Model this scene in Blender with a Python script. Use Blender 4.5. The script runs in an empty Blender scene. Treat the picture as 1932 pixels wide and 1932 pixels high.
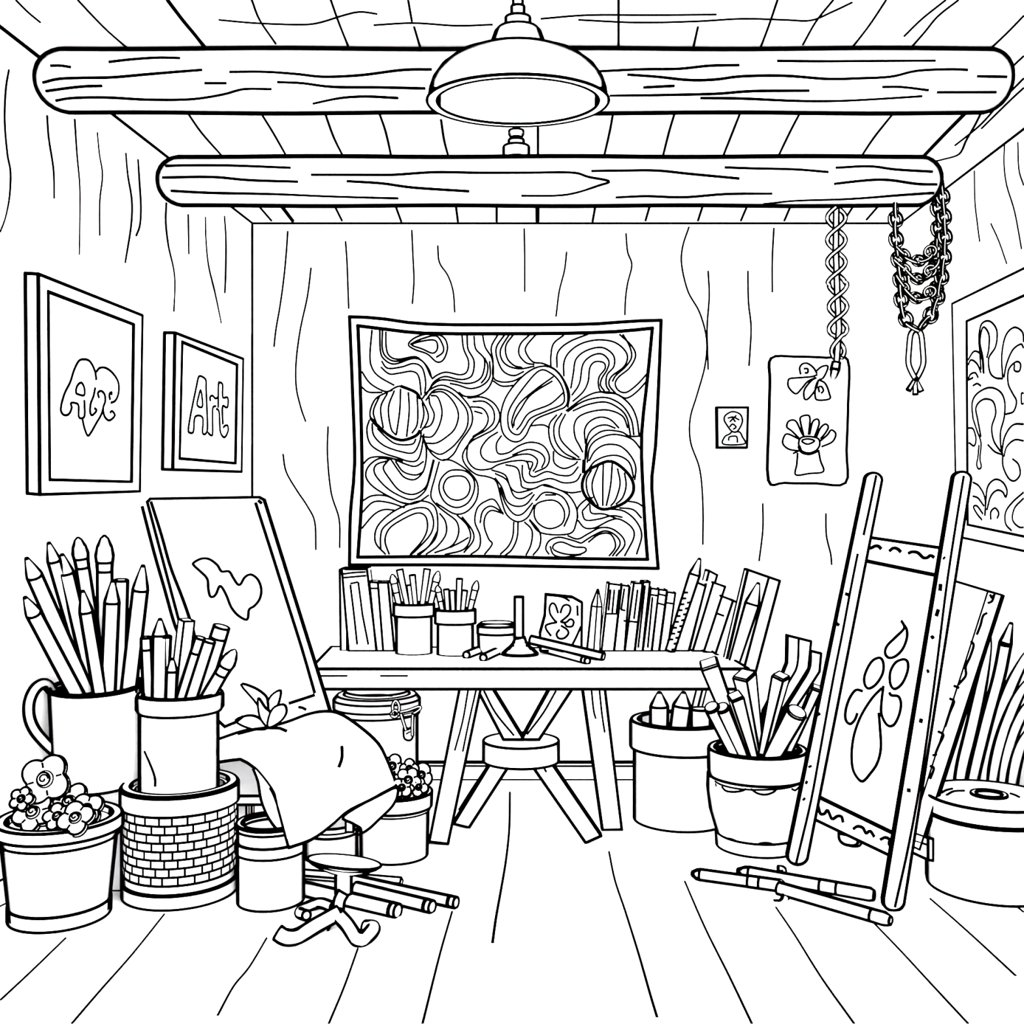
import bpy, bmesh, math, random
from mathutils import Vector as V
random.seed(4)
C = bpy.context.scene.collection
F = 2000.0                      # focal length in pixels of the 1932 px frame
H = 1.43                        # eye height
EYE = V((0, 0, H))
YB = 5.675                      # back wall
ZC = 2.979                      # ceiling height
PI = math.pi

# ------------------------------------------------------------------ materials
def material(name, col, amount=0.0, scale=8):
    m = bpy.data.materials.new(name); m.use_nodes = True
    nt = m.node_tree; nt.nodes.clear()
    out = nt.nodes.new('ShaderNodeOutputMaterial'); d = nt.nodes.new('ShaderNodeBsdfDiffuse')
    nt.links.new(d.outputs[0], out.inputs[0])
    d.inputs['Color'].default_value = (*col, 1)
    if amount:
        tc = nt.nodes.new('ShaderNodeTexCoord'); n = nt.nodes.new('ShaderNodeTexNoise'); r = nt.nodes.new('ShaderNodeValToRGB')
        n.inputs['Scale'].default_value = scale
        r.color_ramp.elements[0].color = (col[0]-amount, col[1]-amount, col[2]-amount, 1)
        r.color_ramp.elements[1].color = (*col, 1)
        nt.links.new(tc.outputs['Object'], n.inputs['Vector']); nt.links.new(n.outputs['Fac'], r.inputs[0]); nt.links.new(r.outputs[0], d.inputs['Color'])
    return m
WALL = material('white_plaster', (.985, .985, .985), .012, 5)
WOOD = material('white_wood', (.98, .98, .98), .012, 12)
POT = material('white_ceramic', (.985, .985, .985), .01, 6)
PAPER = material('white_paper', (.985, .985, .985), .01, 20)
CLOTH = material('white_cloth', (.98, .98, .98), .012, 30)
METAL = material('white_enamel', (.98, .98, .98), .01, 10)
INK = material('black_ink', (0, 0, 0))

# ------------------------------------------------------------------ places
def P(px, py, Y): return V(((px-966)/F*Y, Y, H-(py-966)/F*Y))
def fy(py, z=0.0): return (H-z)*F/(py-966)          # depth at which height z shows at row py
def XL(Y, z): return -1.393-(.1045+.16*(ZC-z)/ZC)*(YB-Y)
def XR(Y, z=0): return 2.083-.01*(YB-Y)
def on_z(z):
    return lambda px, py: P(px, py, (z-H)*F/(966-py))
def on_Y(Y):
    return lambda px, py: P(px, py, Y)
def on_wall(fn, off, sgn):
    def g(px, py):
        a, b = .8, YB
        for _ in range(50):
            m = (a+b)/2; p = P(px, py, m)
            if sgn*(p.x-fn(m, p.z)-off) > 0: a = m
            else: b = m
        return P(px, py, (a+b)/2)
    return g
def on_plane(q, n):
    def g(px, py):
        d = P(px, py, 1)-EYE; return EYE+d*((q-EYE).dot(n)/d.dot(n))
    return g
def on_L(off=0): return on_wall(XL, off, 1)
def on_R(off=0): return on_wall(XR, -off, -1)

# ------------------------------------------------------------------ mesh building
def newell(pts):
    n = V((0, 0, 0))
    for i in range(len(pts)):
        a, b = pts[i], pts[(i+1) % len(pts)]
        n += V(((a.y-b.y)*(a.z+b.z), (a.z-b.z)*(a.x+b.x), (a.x-b.x)*(a.y+b.y)))
    return n
def basis(d):
    d = d.normalized(); up = V((0, 0, 1)) if abs(d.z) < .9 else V((1, 0, 0))
    u = d.cross(up).normalized(); return u, d.cross(u).normalized()
def smooth(pts, k=6):
    if len(pts) < 3: return list(pts)
    out = []; n = len(pts); closed = (pts[0]-pts[-1]).length < 1e-6
    for i in range(n-1):
        p1, p2 = pts[i], pts[i+1]
        p0 = pts[i-1] if i else (pts[-2] if closed else p1*2-p2)
        p3 = pts[i+2] if i+2 < n else (pts[1] if closed else p2*2-p1)
        for j in range(k):
            t = j/k
            out.append(.5*((2*p1)+(p2-p0)*t+(2*p0-5*p1+4*p2-p3)*t*t+(3*p1-p0-3*p2+p3)*t**3))
    out.append(pts[-1]); return out
def sm2(pts, k=6): return [(p.x, p.y) for p in smooth([V((a, b, 0)) for a, b in pts], k)]
def S(txt):                                          # "x,y x,y" -> list of pairs
    return [tuple(float(c) for c in t.split(',')) for t in txt.split()]

INKW = .94                      # overall weight of the ink
class MB:
    def __init__(s, w=6.6, crease=32):
        s.v = []; s.f = []; s.rad = []; s.mi = []; s.ax = {}; s.strokes = []; s.w = w; s.crease = math.radians(crease)
    def add(s, verts, faces, rad=0, mi=0):
        o = len(s.v); s.v += [V(q) for q in verts]
        for f in faces: s.f.append([i+o for i in f]); s.rad.append(rad if not isinstance(rad, list) else rad[len(s.f)-1]); s.mi.append(mi)
        return s
    def lathe(s, c, prof, seg=48, axis=V((0, 0, 1)), loop=False, mi=0, flat=False, sx=1.0):
        c = V(c); axis = axis.normalized()
        u, w = (V((1, 0, 0)), V((0, 1, 0))) if abs(axis.z) > .9999 else basis(axis)
        base = len(s.v); rows = []
        for r, h in prof:
            if r < 1e-6: rows.append([len(s.v)]); s.v.append(c+axis*h)
            else:
                rows.append([len(s.v)+i for i in range(seg)])
                for i in range(seg):
                    a = 2*PI*i/seg; s.v.append(c+axis*h+u*(math.cos(a)*r*sx)+w*(math.sin(a)*r))
        for i in range(base, len(s.v)): s.ax[i] = axis
        pr = list(zip(rows, rows[1:])) + ([(rows[-1], rows[0])] if loop else [])
        rr = [p[0] for p in prof]
        for k, (A, B) in enumerate(pr):
            ra = 0 if (flat or seg <= 8) else max(rr[k], rr[(k+1) % len(rr)])
            r1, h1 = prof[k]; r2, h2 = prof[(k+1) % len(prof)]
            if ra and abs(h2-h1) < .6*abs(r2-r1): ra = 0 if abs(h2-h1) < 1e-5 else -ra
            for i in range(seg):
                j = (i+1) % seg
                if len(A) == 1 and len(B) == 1: continue
                if len(A) == 1: q = [A[0], B[j], B[i]]
                elif len(B) == 1: q = [A[i], A[j], B[0]]
                else: q = [A[i], A[j], B[j], B[i]]
                s.f.append(q); s.rad.append(ra); s.mi.append(mi)
        if not loop:
            for R in (rows[0], rows[-1]):
                if len(R) > 1: s.f.append(list(R)); s.rad.append(0); s.mi.append(mi)
        return s
    def tube(s, path, r, seg=12, mi=0, closed=False, flat=1.0):
        path = [V(p) for p in path]; n = len(path)
        if not isinstance(r, (list, tuple)): r = [r]*n
        rows = []; prev = None
        for i, p in enumerate(path):
            if closed: d = path[(i+1) % n]-path[i-1]
            else: d = path[min(i+1, n-1)]-path[max(i-1, 0)]
            if d.length < 1e-9: d = V((0, 0, 1))
            d.normalize()
            if prev is None: u, w = basis(d)
            else:
                u = prev-d*prev.dot(d)
                if u.length < 1e-6: u, w = basis(d)
                u.normalize(); w = d.cross(u)
            prev = u
            rows.append([len(s.v)+k for k in range(seg)])
            for k in range(seg):
                a = 2*PI*k/seg; s.ax[len(s.v)] = d; s.v.append(p+u*(math.cos(a)*r[i])+w*(math.sin(a)*r[i]*flat))
        m = max(r)
        pr = list(zip(rows, rows[1:])) + ([(rows[-1], rows[0])] if closed else [])
        for A, B in pr:
            for k in range(seg):
                j = (k+1) % seg; s.f.append([A[k], A[j], B[j], B[k]]); s.rad.append(m); s.mi.append(mi)
        if not closed:
            for R in (rows[0], rows[-1]): s.f.append(list(R)); s.rad.append(0); s.mi.append(mi)
        return s
    def prism(s, pts, ext, rad=0, mi=0):
        pts = [V(p) for p in pts]; ext = V(ext); n = len(pts)
        return s.add(pts+[p+ext for p in pts], [list(range(n)), list(range(2*n-1, n-1, -1))]+[[i, (i+1) % n, n+(i+1) % n, n+i] for i in range(n)], rad, mi)
    def ring(s, outer, inner, ext):                  # frame between two outlines with the same count
        outer = [V(p) for p in outer]; inner = [V(p) for p in inner]; ext = V(ext); n = len(outer); fs = []
        for i in range(n):
            j = (i+1) % n
            fs += [[i, j, n+j, n+i], [2*n+i, 3*n+i, 3*n+j, 2*n+j], [i, 2*n+i, 2*n+j, j], [n+i, n+j, 3*n+j, 3*n+i]]
        return s.add(outer+inner+[p+ext for p in outer]+[p+ext for p in inner], fs)
    def box(s, a, b):
        x0, y0, z0 = a; x1, y1, z1 = b
        return s.prism([(x0, y0, z0), (x1, y0, z0), (x1, y1, z0), (x0, y1, z0)], (0, 0, z1-z0))
    def bar(s, a, b, wx, wy, side=V((1, 0, 0))):     # square bar from a to b
        a, b = V(a), V(b); d = (b-a).normalized(); u = (side-d*side.dot(d)).normalized(); w = d.cross(u)
        return s.prism([a+u*wx/2+w*wy/2, a-u*wx/2+w*wy/2, a-u*wx/2-w*wy/2, a+u*wx/2-w*wy/2], b-a)
    def sheet(s, grid, off, rad=-1):                 # thick curved sheet
        R, Q = len(grid), len(grid[0]); vs = [p for row in grid for p in row]; N = len(vs); fs = []
        vs2 = [p+(off(p) if callable(off) else V(off)) for p in vs]
        ix = lambda i, j: i*Q+j
        for i in range(R-1):
            for j in range(Q-1):
                q = [ix(i, j), ix(i, j+1), ix(i+1, j+1), ix(i+1, j)]; fs += [q, [N+k for k in reversed(q)]]
        bd = [ix(0, j) for j in range(Q)]+[ix(i, Q-1) for i in range(1, R)]+[ix(R-1, j) for j in range(Q-2, -1, -1)]+[ix(i, 0) for i in range(R-2, 0, -1)]
        for k in range(len(bd)):
            a, b = bd[k], bd[(k+1) % len(bd)]; fs.append([a, N+a, N+b, b])
        return s.add(vs+vs2, fs, rad)
    def line(s, pts, w=4, soft=True):                # an inked line lying on the surface
        pts = [V(p) for p in pts]
        s.strokes.append((smooth(pts, 5) if soft else pts, w)); return s
    def build(s, name, mat=WOOD, parent=None, ink=True, shell=True):
        base = V(parent.matrix_world.translation) if parent else V((0, 0, 0))
        q = parent
        base = V((0, 0, 0))
        while q is not None: base += q.location; q = q.parent
        vs = [v.copy() for v in s.v]; fs = [list(f) for f in s.f]; mi = list(s.mi)
        if s.f:
            bm = bmesh.new(); bv = [bm.verts.new(v) for v in s.v]; bf = []
            for f in s.f:
                try: bf.append(bm.faces.new([bv[i] for i in f]))
                except ValueError: bf.append(None)
            bm.verts.index_update(); bmesh.ops.recalc_face_normals(bm, faces=bm.faces[:]); bm.normal_update()
            for k, g in enumerate(bf):
                if g is not None: fs[k] = [v.index for v in g.verts]
            Ym = sum(v.y for v in s.v)/len(s.v); r = s.w*INKW/2*Ym/F
            if ink:
                for e in bm.edges:
                    lf = e.link_faces
                    if len(lf) == 1 or (len(lf) == 2 and lf[0].normal.angle(lf[1].normal, 0) > s.crease):
                        a, b = e.verts[0].co, e.verts[1].co
                        if (b-a).length > 1e-5: _seg(vs, fs, mi, a, b, r)
            if ink and shell:
                cc = math.cos(s.crease)
                for k, g in enumerate(bf):
                    if g is None or s.rad[k] == 0 or s.mi[k] == 1: continue
                    Rp = abs(s.rad[k])*F/Ym
                    hw_ = s.w*INKW/2; m = min(1.1, math.acos(max(Rp-hw_, .5*Rp)/(Rp+hw_))); thr = -math.sin(m) if s.rad[k] > 0 else .02
                    poly = []
                    for v in g.verts:
                        n = V((0, 0, 0))
                        for f2 in v.link_faces:
                            if f2.normal.dot(g.normal) > cc: n += f2.normal*f2.calc_area()
                        n = n.normalized() if n.length > 0 else g.normal.copy()
                        d = (v.co-EYE).normalized(); gg = n.dot(d)
                        if v.index in s.ax: gg /= max(.12, (d-s.ax[v.index]*d.dot(s.ax[v.index])).length)
                        poly.append((v.co.copy(), n, gg))
                    out = []
                    for i in range(len(poly)):
                        a, b = poly[i], poly[(i+1) % len(poly)]
                        if a[2] > thr: out.append((a[0], a[1]))
                        if (a[2] > thr) != (b[2] > thr):
                            t = (thr-a[2])/(b[2]-a[2]); out.append((a[0].lerp(b[0], t), a[1].lerp(b[1], t).normalized()))
                    if len(out) > 2:
                        o = len(vs)
                        vs += [p+n*r for p, n in out]; fs.append(list(range(o, len(vs)))); mi.append(1)
            bm.free()
        for pts, w in s.strokes:
            Ym = sum(p.y for p in pts)/len(pts); _path(vs, fs, mi, pts, w*INKW*1.18/2*Ym/F)
        me = bpy.data.meshes.new(name); me.from_pydata([v-base for v in vs], [], fs)
        me.materials.append(mat); me.materials.append(INK)
        me.polygons.foreach_set('material_index', mi); me.update()
        o = bpy.data.objects.new(name, me); C.objects.link(o)
        if parent: o.parent = parent
        return o
def _seg(vs, fs, mi, a, b, r):
    d = (b-a).normalized(); u, w = basis(d); o = len(vs); n = 6; e = d*r*.45
    for p in (a-e, b+e):
        for k in range(n):
            t = 2*PI*k/n; vs.append(p+u*(math.cos(t)*r)+w*(math.sin(t)*r))
    for k in range(n): fs.append([o+k, o+(k+1) % n, o+n+(k+1) % n, o+n+k]); mi.append(1)
    fs.append([o+k for k in range(n)]); fs.append([o+n+k for k in reversed(range(n))]); mi += [1, 1]
def _path(vs, fs, mi, pts, r, n=6):
    q = [pts[0]]
    for p in pts[1:]:
        if (p-q[-1]).length > 1e-5: q.append(p)
    pts = q
    if len(pts) < 2: return
    rows = []; prev = None
    for i, p in enumerate(pts):
        d = (pts[min(i+1, len(pts)-1)]-pts[max(i-1, 0)])
        if d.length < 1e-9: d = V((1, 0, 0))
        d.normalize()
        if prev is None: u, w = basis(d)
        else:
            u = prev-d*prev.dot(d)
            if u.length < 1e-5: u, w = basis(d)
            u.normalize(); w = d.cross(u)
        prev = u; rows.append([len(vs)+k for k in range(n)])
        for k in range(n):
            t = 2*PI*k/n; vs.append(p+u*(math.cos(t)*r)+w*(math.sin(t)*r))
    for A, B in zip(rows, rows[1:]):
        for k in range(n): fs.append([A[k], A[(k+1) % n], B[(k+1) % n], B[k]]); mi.append(1)
    fs.append(rows[0]); fs.append(rows[-1][::-1]); mi += [1, 1]

def tag(o, label, cat, group=None):
    o['label'] = label; o['category'] = cat
    if group: o['group'] = group
    return o
def thing(name, loc, label, cat, group=None):
    o = bpy.data.objects.new(name, None); o.empty_display_size = .05; C.objects.link(o); o.location = loc
    return tag(o, label, cat, group)
def structure(o): o['kind'] = 'structure'; return o
def put(mb, on, text, w=4, soft=True, ox=0, oy=0, sc=1.0, k=None):   # traced strokes, one per line
    for ln in text.strip().split('\n'):
        if not ln.strip(): continue
        ww = w
        if ln.strip().startswith('*'): ww = w*1.7; ln = ln.strip()[1:]
        pts = S(ln)
        mb.line([on(ox+a/sc, oy+b/sc) for a, b in pts], ww, soft)
#@@SETTING
# ------------------------------------------------------------------ setting
YF = -.4
m = MB(); m.prism([(-3.4, YF, 0), (3.0, YF, 0), (3.0, YB+.1, 0), (-3.4, YB+.1, 0)], (0, 0, -.08))
put(m, on_z(0), '''124,1770 60,1832 0,1888
310,1725 250,1800 190,1868 135,1932
503,1770 470,1825 440,1862 410,1917
675,1790 650,1860 620,1932
853,1720 830,1800 797,1932
962,1495 961,1560 955,1620 945,1680 936,1730 929,1780
1149,1607 1160,1660 1180,1720 1205,1800 1225,1870 1240,1920
1292,1663 1330,1750 1375,1840 1419,1932
1464,1712 1500,1765 1550,1845 1612,1932
1645,1738 1700,1795 1760,1860 1827,1932
1755,1696 1800,1735 1850,1780 1917,1842
1915,1708 1932,1722''', 4.6)
structure(m.build('floor', WOOD, ink=False))
m = MB(); m.prism([(-3.4, YF, ZC), (3.0, YF, ZC), (3.0, YB+.1, ZC), (-3.4, YB+.1, ZC)], (0, 0, .08))
put(m, on_z(ZC-.001), '''30,0 52,22 76,42
147,0 175,30 205,60 248,97
*316,0 345,38 365,62 393,97
475,0 490,38 520,82
624,0 640,45 661,97
770,0 777,40
781,50 795,97
412,37 480,43 560,46 600,43 650,28 680,22 712,26
705,47 780,43 860,48 930,46
1020,35 1110,28 1230,28 1352,27
1091,37 1200,42 1310,40 1400,35 1480,37 1530,38 1570,22 1608,4
1167,0 1167,97
1317,50 1307,95
1467,0 1450,50 1433,95
1572,0 1540,40 1515,84
1672,0 1640,48 1605,93
1784,0 1740,35 1706,68
1808,0 1770,30 1745,60 1717,92
1932,29 1900,62 1865,95
1932,105 1918,118 1903,133
1932,147 1890,190 1850,235 1802,274
1932,165 1905,190 1852,242
1855,205 1840,235 1823,265 1810,290 1780,300 1762,304
352,210 380,250 417,292
489,208 515,250 540,294
612,210 630,260 650,300
715,212 728,250 739,299
832,225 838,265 847,299
1015,240 1015,300
1157,212 1150,250 1139,298
1274,210 1262,250 1250,298
1397,212 1380,255 1363,298
1511,210 1490,250 1467,298
1690,208 1650,258 1624,297
*1827,207 1780,255 1740,297
487,387 512,416
*530,387 552,416
632,390 645,416
746,388 757,418
860,388 864,418
937,388 937,418
*1014,388 1014,418
1123,390 1118,418
1226,388 1218,416
1326,388 1317,416
1410,388 1398,416
1492,388 1480,416
1608,392 1594,414
1656,390 1635,414''', 4.4)
a = [on_z(ZC)(x, y) for x, y in ((0, 55), (90, 122), (215, 214), (320, 300), (440, 390))]
m.line([V((XL(y, ZC), y, ZC)) for y in (2.4, 3, 4, 5, YB)], 8.5)
m.line([V((XR(y), y, ZC)) for y in (2.4, 3, 4, 5, YB)], 8)
m.line([V((XL(YB, ZC), YB, ZC)), V((0, YB, ZC)), V((XR(YB), YB, ZC))], 7)
structure(m.build('ceiling', WOOD, ink=False))
m = MB(); m.box((-1.6, YB, -.05), (2.3, YB+.1, ZC+.05))
put(m, on_Y(YB), '''543,436 540,480 535,530 528,580 521,620 517,655
587,505 580,560 567,620 559,680 559,730 568,770 577,796
652,455 655,500 658,583
619,804 618,860 625,930 640,980 641,1034
534,856 540,890 560,925 580,955 594,985 596,1038
777,434 779,480 781,530 778,574
826,463 829,495 845,520 855,550 858,590
989,431 990,490 990,551
1069,475 1065,510 1055,550 1049,598
1181,440 1184,475 1192,500 1184,535 1180,565 1179,595
1300,428 1288,465 1286,500 1298,550 1320,590 1333,640 1330,690 1315,745 1302,790 1303,835 1320,885 1326,950 1326,1028
1336,511 1338,560 1334,620 1336,698
1411,511 1412,570 1417,620 1413,691
1460,430 1457,490 1457,552
1439,949 1439,1000 1432,1059
1558,968 1559,1010 1567,1045 1569,1066''', 3.6)
m.line([V((XL(YB, ZC), YB, ZC)), V((XL(YB, ZC), YB, 1.0))], 6.5, False)
structure(m.build('wall_back', WALL, ink=False))
ys = [YF, 1, 2, 3, 4, 5, YB+.05]
m = MB(); m.sheet([[V((XL(y, z), y, z)) for y in ys] for z in (0, .6, 1.2, 1.8, 2.4, ZC)], (-.08, 0, 0))
put(m, on_L(0), '''17,131 11,170 9,230 14,290 20,325 18,370 10,410 0,438
89,217 92,260 101,320 102,375
141,224 145,290 150,350 150,420 149,481
183,249 187,290 193,330 188,380 188,445
237,288 241,330 249,380 247,430 236,496
260,300 263,340 266,390 264,425 257,445
314,382 313,420 318,465 329,520 328,588
355,404 356,480
387,409 388,450 393,500 405,550 417,610
423,407 426,450 426,510 424,553''', 3.6)
structure(m.build('wall_left', WALL, ink=False))
m = MB(); m.sheet([[V((XR(y), y, z)) for y in ys] for z in (0, 1.5, ZC)], (.08, 0, 0))
put(m, on_R(0), '''1839,322 1840,380 1845,425 1849,456
1870,422 1885,455 1900,498
1896,268 1895,310 1900,350 1915,400 1928,470
1921,268 1923,320 1932,350''', 3.6)
structure(m.build('wall_right', WALL, ink=False))
zb = .094
m = MB(5.5); m.box((XL(YB, 0)+.02, YB-.022, 0), (XR(YB)-.02, YB, zb))
m.line([V((-1.38, YB-.022, zb-.016)), V((.3, YB-.022, zb-.019)), V((2.05, YB-.022, zb-.02))], 3.5)
structure(m.build('baseboard_back', WOOD))
m = MB(5.5); m.prism([(XL(YB-.03, z)+o, YB-.03, z) for z, o in ((0, 0), (0, .022), (zb, .022), (zb, 0))], V((XL(1, 0)-XL(YB-.03, 0), 1-YB+.03, 0)))
structure(m.build('baseboard_left', WOOD))

# ceiling logs
def log(Y, cy, hp, xa, xb, ca, cb, lines, label, oy=0):
    z = H+(966-cy)*Y/F; r = hp*Y/F; xs = lambda p: (p-966)*Y/F
    prof = [(0, xs(xa))]
    for k in range(1, 8):
        a = PI/2*k/8; prof.append((r*math.sin(a)**.8, xs(xa+ca*(1-math.cos(a)))))
    for k in range(0, 25):
        t = k/24; prof.append((r*(1+.018*math.sin(t*19+Y)), xs(xa+ca+(xb-cb-xa-ca)*t)))
    for k in range(7, 0, -1):
        a = PI/2*k/8; prof.append((r*math.sin(a)**.8, xs(xb-cb*(1-math.cos(a)))))
    prof.append((0, xs(xb)))
    t = thing('ceiling_beam', (0, Y, z), label, 'beam')
    m = MB(8.5); m.lathe((0, Y, z), prof, 40, V((1, 0, 0)))
    def on(px, py):
        p = P(px, py, Y); d = (p-EYE); lo = None
        q = EYE-V((p.x, Y, z)); q.x = 0; dd = V((0, d.y, d.z)); rr = r*1.0
        A = dd.dot(dd); B = 2*q.dot(dd); Cc = q.dot(q)-rr*rr; D = max(0, B*B-4*A*Cc)
        return EYE+d*((-B-math.sqrt(D))/(2*A))
    put(m, on, lines, 5.2)
    m.build('log', WOOD, t)
    return t
b1 = log(3.563, 153, 56.5, 72, 1903, 62, 50, '''95,124 115,124 134,127
205,117 250,112 300,109 340,110
80,156 110,149 150,147 210,146 280,140 330,136 382,132
86,172 130,166 160,163 193,162
105,190 135,185 200,184 280,188 360,187 420,178 460,168 513,168
386,157 428,157
433,136 500,136 560,140 610,145 680,142 760,132 815,131
523,155 570,157 630,164 720,165 803,167
590,195 640,185 690,182 752,185
1130,135 1210,131 1280,130 1340,124 1395,123
1183,141 1240,145 1300,151 1350,150 1400,144 1480,143 1560,149 1620,148 1680,145 1730,134 1790,131 1826,132
1466,115 1560,116 1765,115
1213,165 1273,162
1150,180 1260,179 1350,177 1420,172 1527,171
1321,185 1400,186 1500,190 1580,190 1660,186 1740,181
1664,164 1700,164 1752,170
1843,144 1900,145
1767,174 1880,174''', 'front rounded timber beam under the plank ceiling, behind the lamp')
b2 = log(4.3, 342, 44.5, 300, 1772, 50, 46, '''312,313 380,312 450,313 549,317
306,335 400,334 470,340 563,343
322,360 400,364 520,366 620,370 752,374
587,330 680,330 740,330 820,325 900,326 1000,326 1080,326 1110,334 1149,342 1130,350 1080,365 1040,369 983,369
654,342 720,346 780,354 886,361
1115,323 1180,322 1240,322 1300,328 1395,337
1367,316 1420,318 1500,320 1563,325
1576,317 1640,314 1690,320 1760,324
1573,347 1640,340 1680,340 1730,347 1768,348
1161,372 1220,370 1290,372 1370,366 1457,365
1440,384 1500,378 1600,375 1700,368 1762,364''', 'rear rounded timber beam holding the hanging chains')
t = thing('ceiling_bracket', P(974, 297, 4.3), 'small turned bracket on top of the rear beam below the lamp', 'bracket')
k = 4.3/F
MB(5.5).lathe(P(974, 300, 4.3), [(0, 0), (24*k, 0), (24*k, 22*k), (0, 22*k)], 24).build('base', METAL, t)
MB(5.5).lathe(P(974, 278, 4.3), [(0, 0), (14*k, 0), (14*k, 13*k), (9*k, 18*k), (13*k, 25*k), (13*k, 31*k), (0, 31*k)], 24).build('post', METAL, t)

# pendant lamp
Yl = 2.9; k = Yl/F; lc = P(977, 193, Yl)
t = thing('pendant_lamp', lc, 'large dome pendant lamp hanging in front of the ceiling beams', 'lamp')
ax = V((0, -.10, 1)).normalized(); c = V(lc)
R = 171*k
pr = [(R, 0), (R*.975, 7*k), (R*.965, 20*k), (R*.93, 37*k), (R*.85, 56*k), (R*.72, 73*k), (R*.52, 87*k), (R*.31, 94*k), (0, 96*k)]
inn = [(0, 90*k), (R*.3, 88*k), (R*.5, 81*k), (R*.69, 67*k), (R*.8, 52*k), (R*.87, 34*k), (R*.885, 18*k), (R*.89, 4*k), (R*.89, 0)]
m = MB(6.4, 50); m.lathe(c, inn[::-1][:0]+[(R*.89, 0)]+pr+[(0, 90*k)]+inn[1:-1], 72, ax, loop=True); m.build('shade', METAL, t)
MB(7, 30).lathe(c+ax*95*k, [(0, 0), (54*k, 0), (42*k, 32*k), (36*k, 38*k), (0, 38*k)], 32, ax).build('cap', METAL, t)
MB(6, 30).lathe(c+ax*133*k, [(0, 0), (23*k, 0), (23*k, 20*k), (12*k, 24*k), (12*k, 40*k), (0, 40*k)], 24, ax).build('socket', METAL, t)
top = c+ax*168*k
MB(5).tube([top, V((top.x, top.y, ZC-.02))], 9*k).build('rod', METAL, t)
MB(5).lathe((top.x, top.y, ZC-.03), [(0, 0), (.05, 0), (.05, .03), (0, .03)], 24).build('ceiling_rose', METAL, t)
m = MB(3); m.lathe(c, [(0, 22*k), (20*k, 28*k), (24*k, 44*k), (16*k, 62*k), (12*k, 84*k), (0, 84*k)], 20, ax); m.build('bulb', METAL, t, ink=False)
#@@WALLART
# ------------------------------------------------------------------ pictures
def dense(pts, n):                                   # n samples per side of a quad-ish outline given as four sides
    out = []
    for side in pts:
        q = sm2(side, 8); 
        for i in range(n): out.append(q[int(i*(len(q)-1)/n)])
    return out
cs = 3.067
sides_o = [S('60,55 220,62 400,88 600,100 900,101 1300,100 1500,95 1700,80 1862,75'), S('1862,75 1850,400 1830,800 1808,1000 1820,1200 1845,1510'),
           S('1845,1510 1300,1500 700,1490 60,1490'), S('60,1490 65,1200 90,900 78,500 60,55')]
sides_i = [S('108,106 300,130 500,150 900,152 1300,150 1600,140 1812,120'), S('1812,120 1785,400 1750,730 1755,1000 1772,1300 1784,1458'),
           S('1784,1458 1300,1452 800,1440 108,1445'), S('108,1445 130,1100 130,800 120,400 108,106')]
f = lambda q: (640+q[0]/cs, 580+q[1]/cs)
Yt = YB-.035
t = thing('wall_tapestry', P(952, 835, YB), 'large framed picture of swirling stripes above the table', 'picture')
m = MB(8); m.ring([P(*f(q), Yt) for q in dense(sides_o, 12)], [P(*f(q), Yt) for q in dense(sides_i, 12)], (0, .033, 0)); m.build('frame', WOOD, t)
m = MB(3); m.prism([P(*f(q), Yt+.012) for q in dense(sides_i, 12)], (0, .018, 0))
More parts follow.
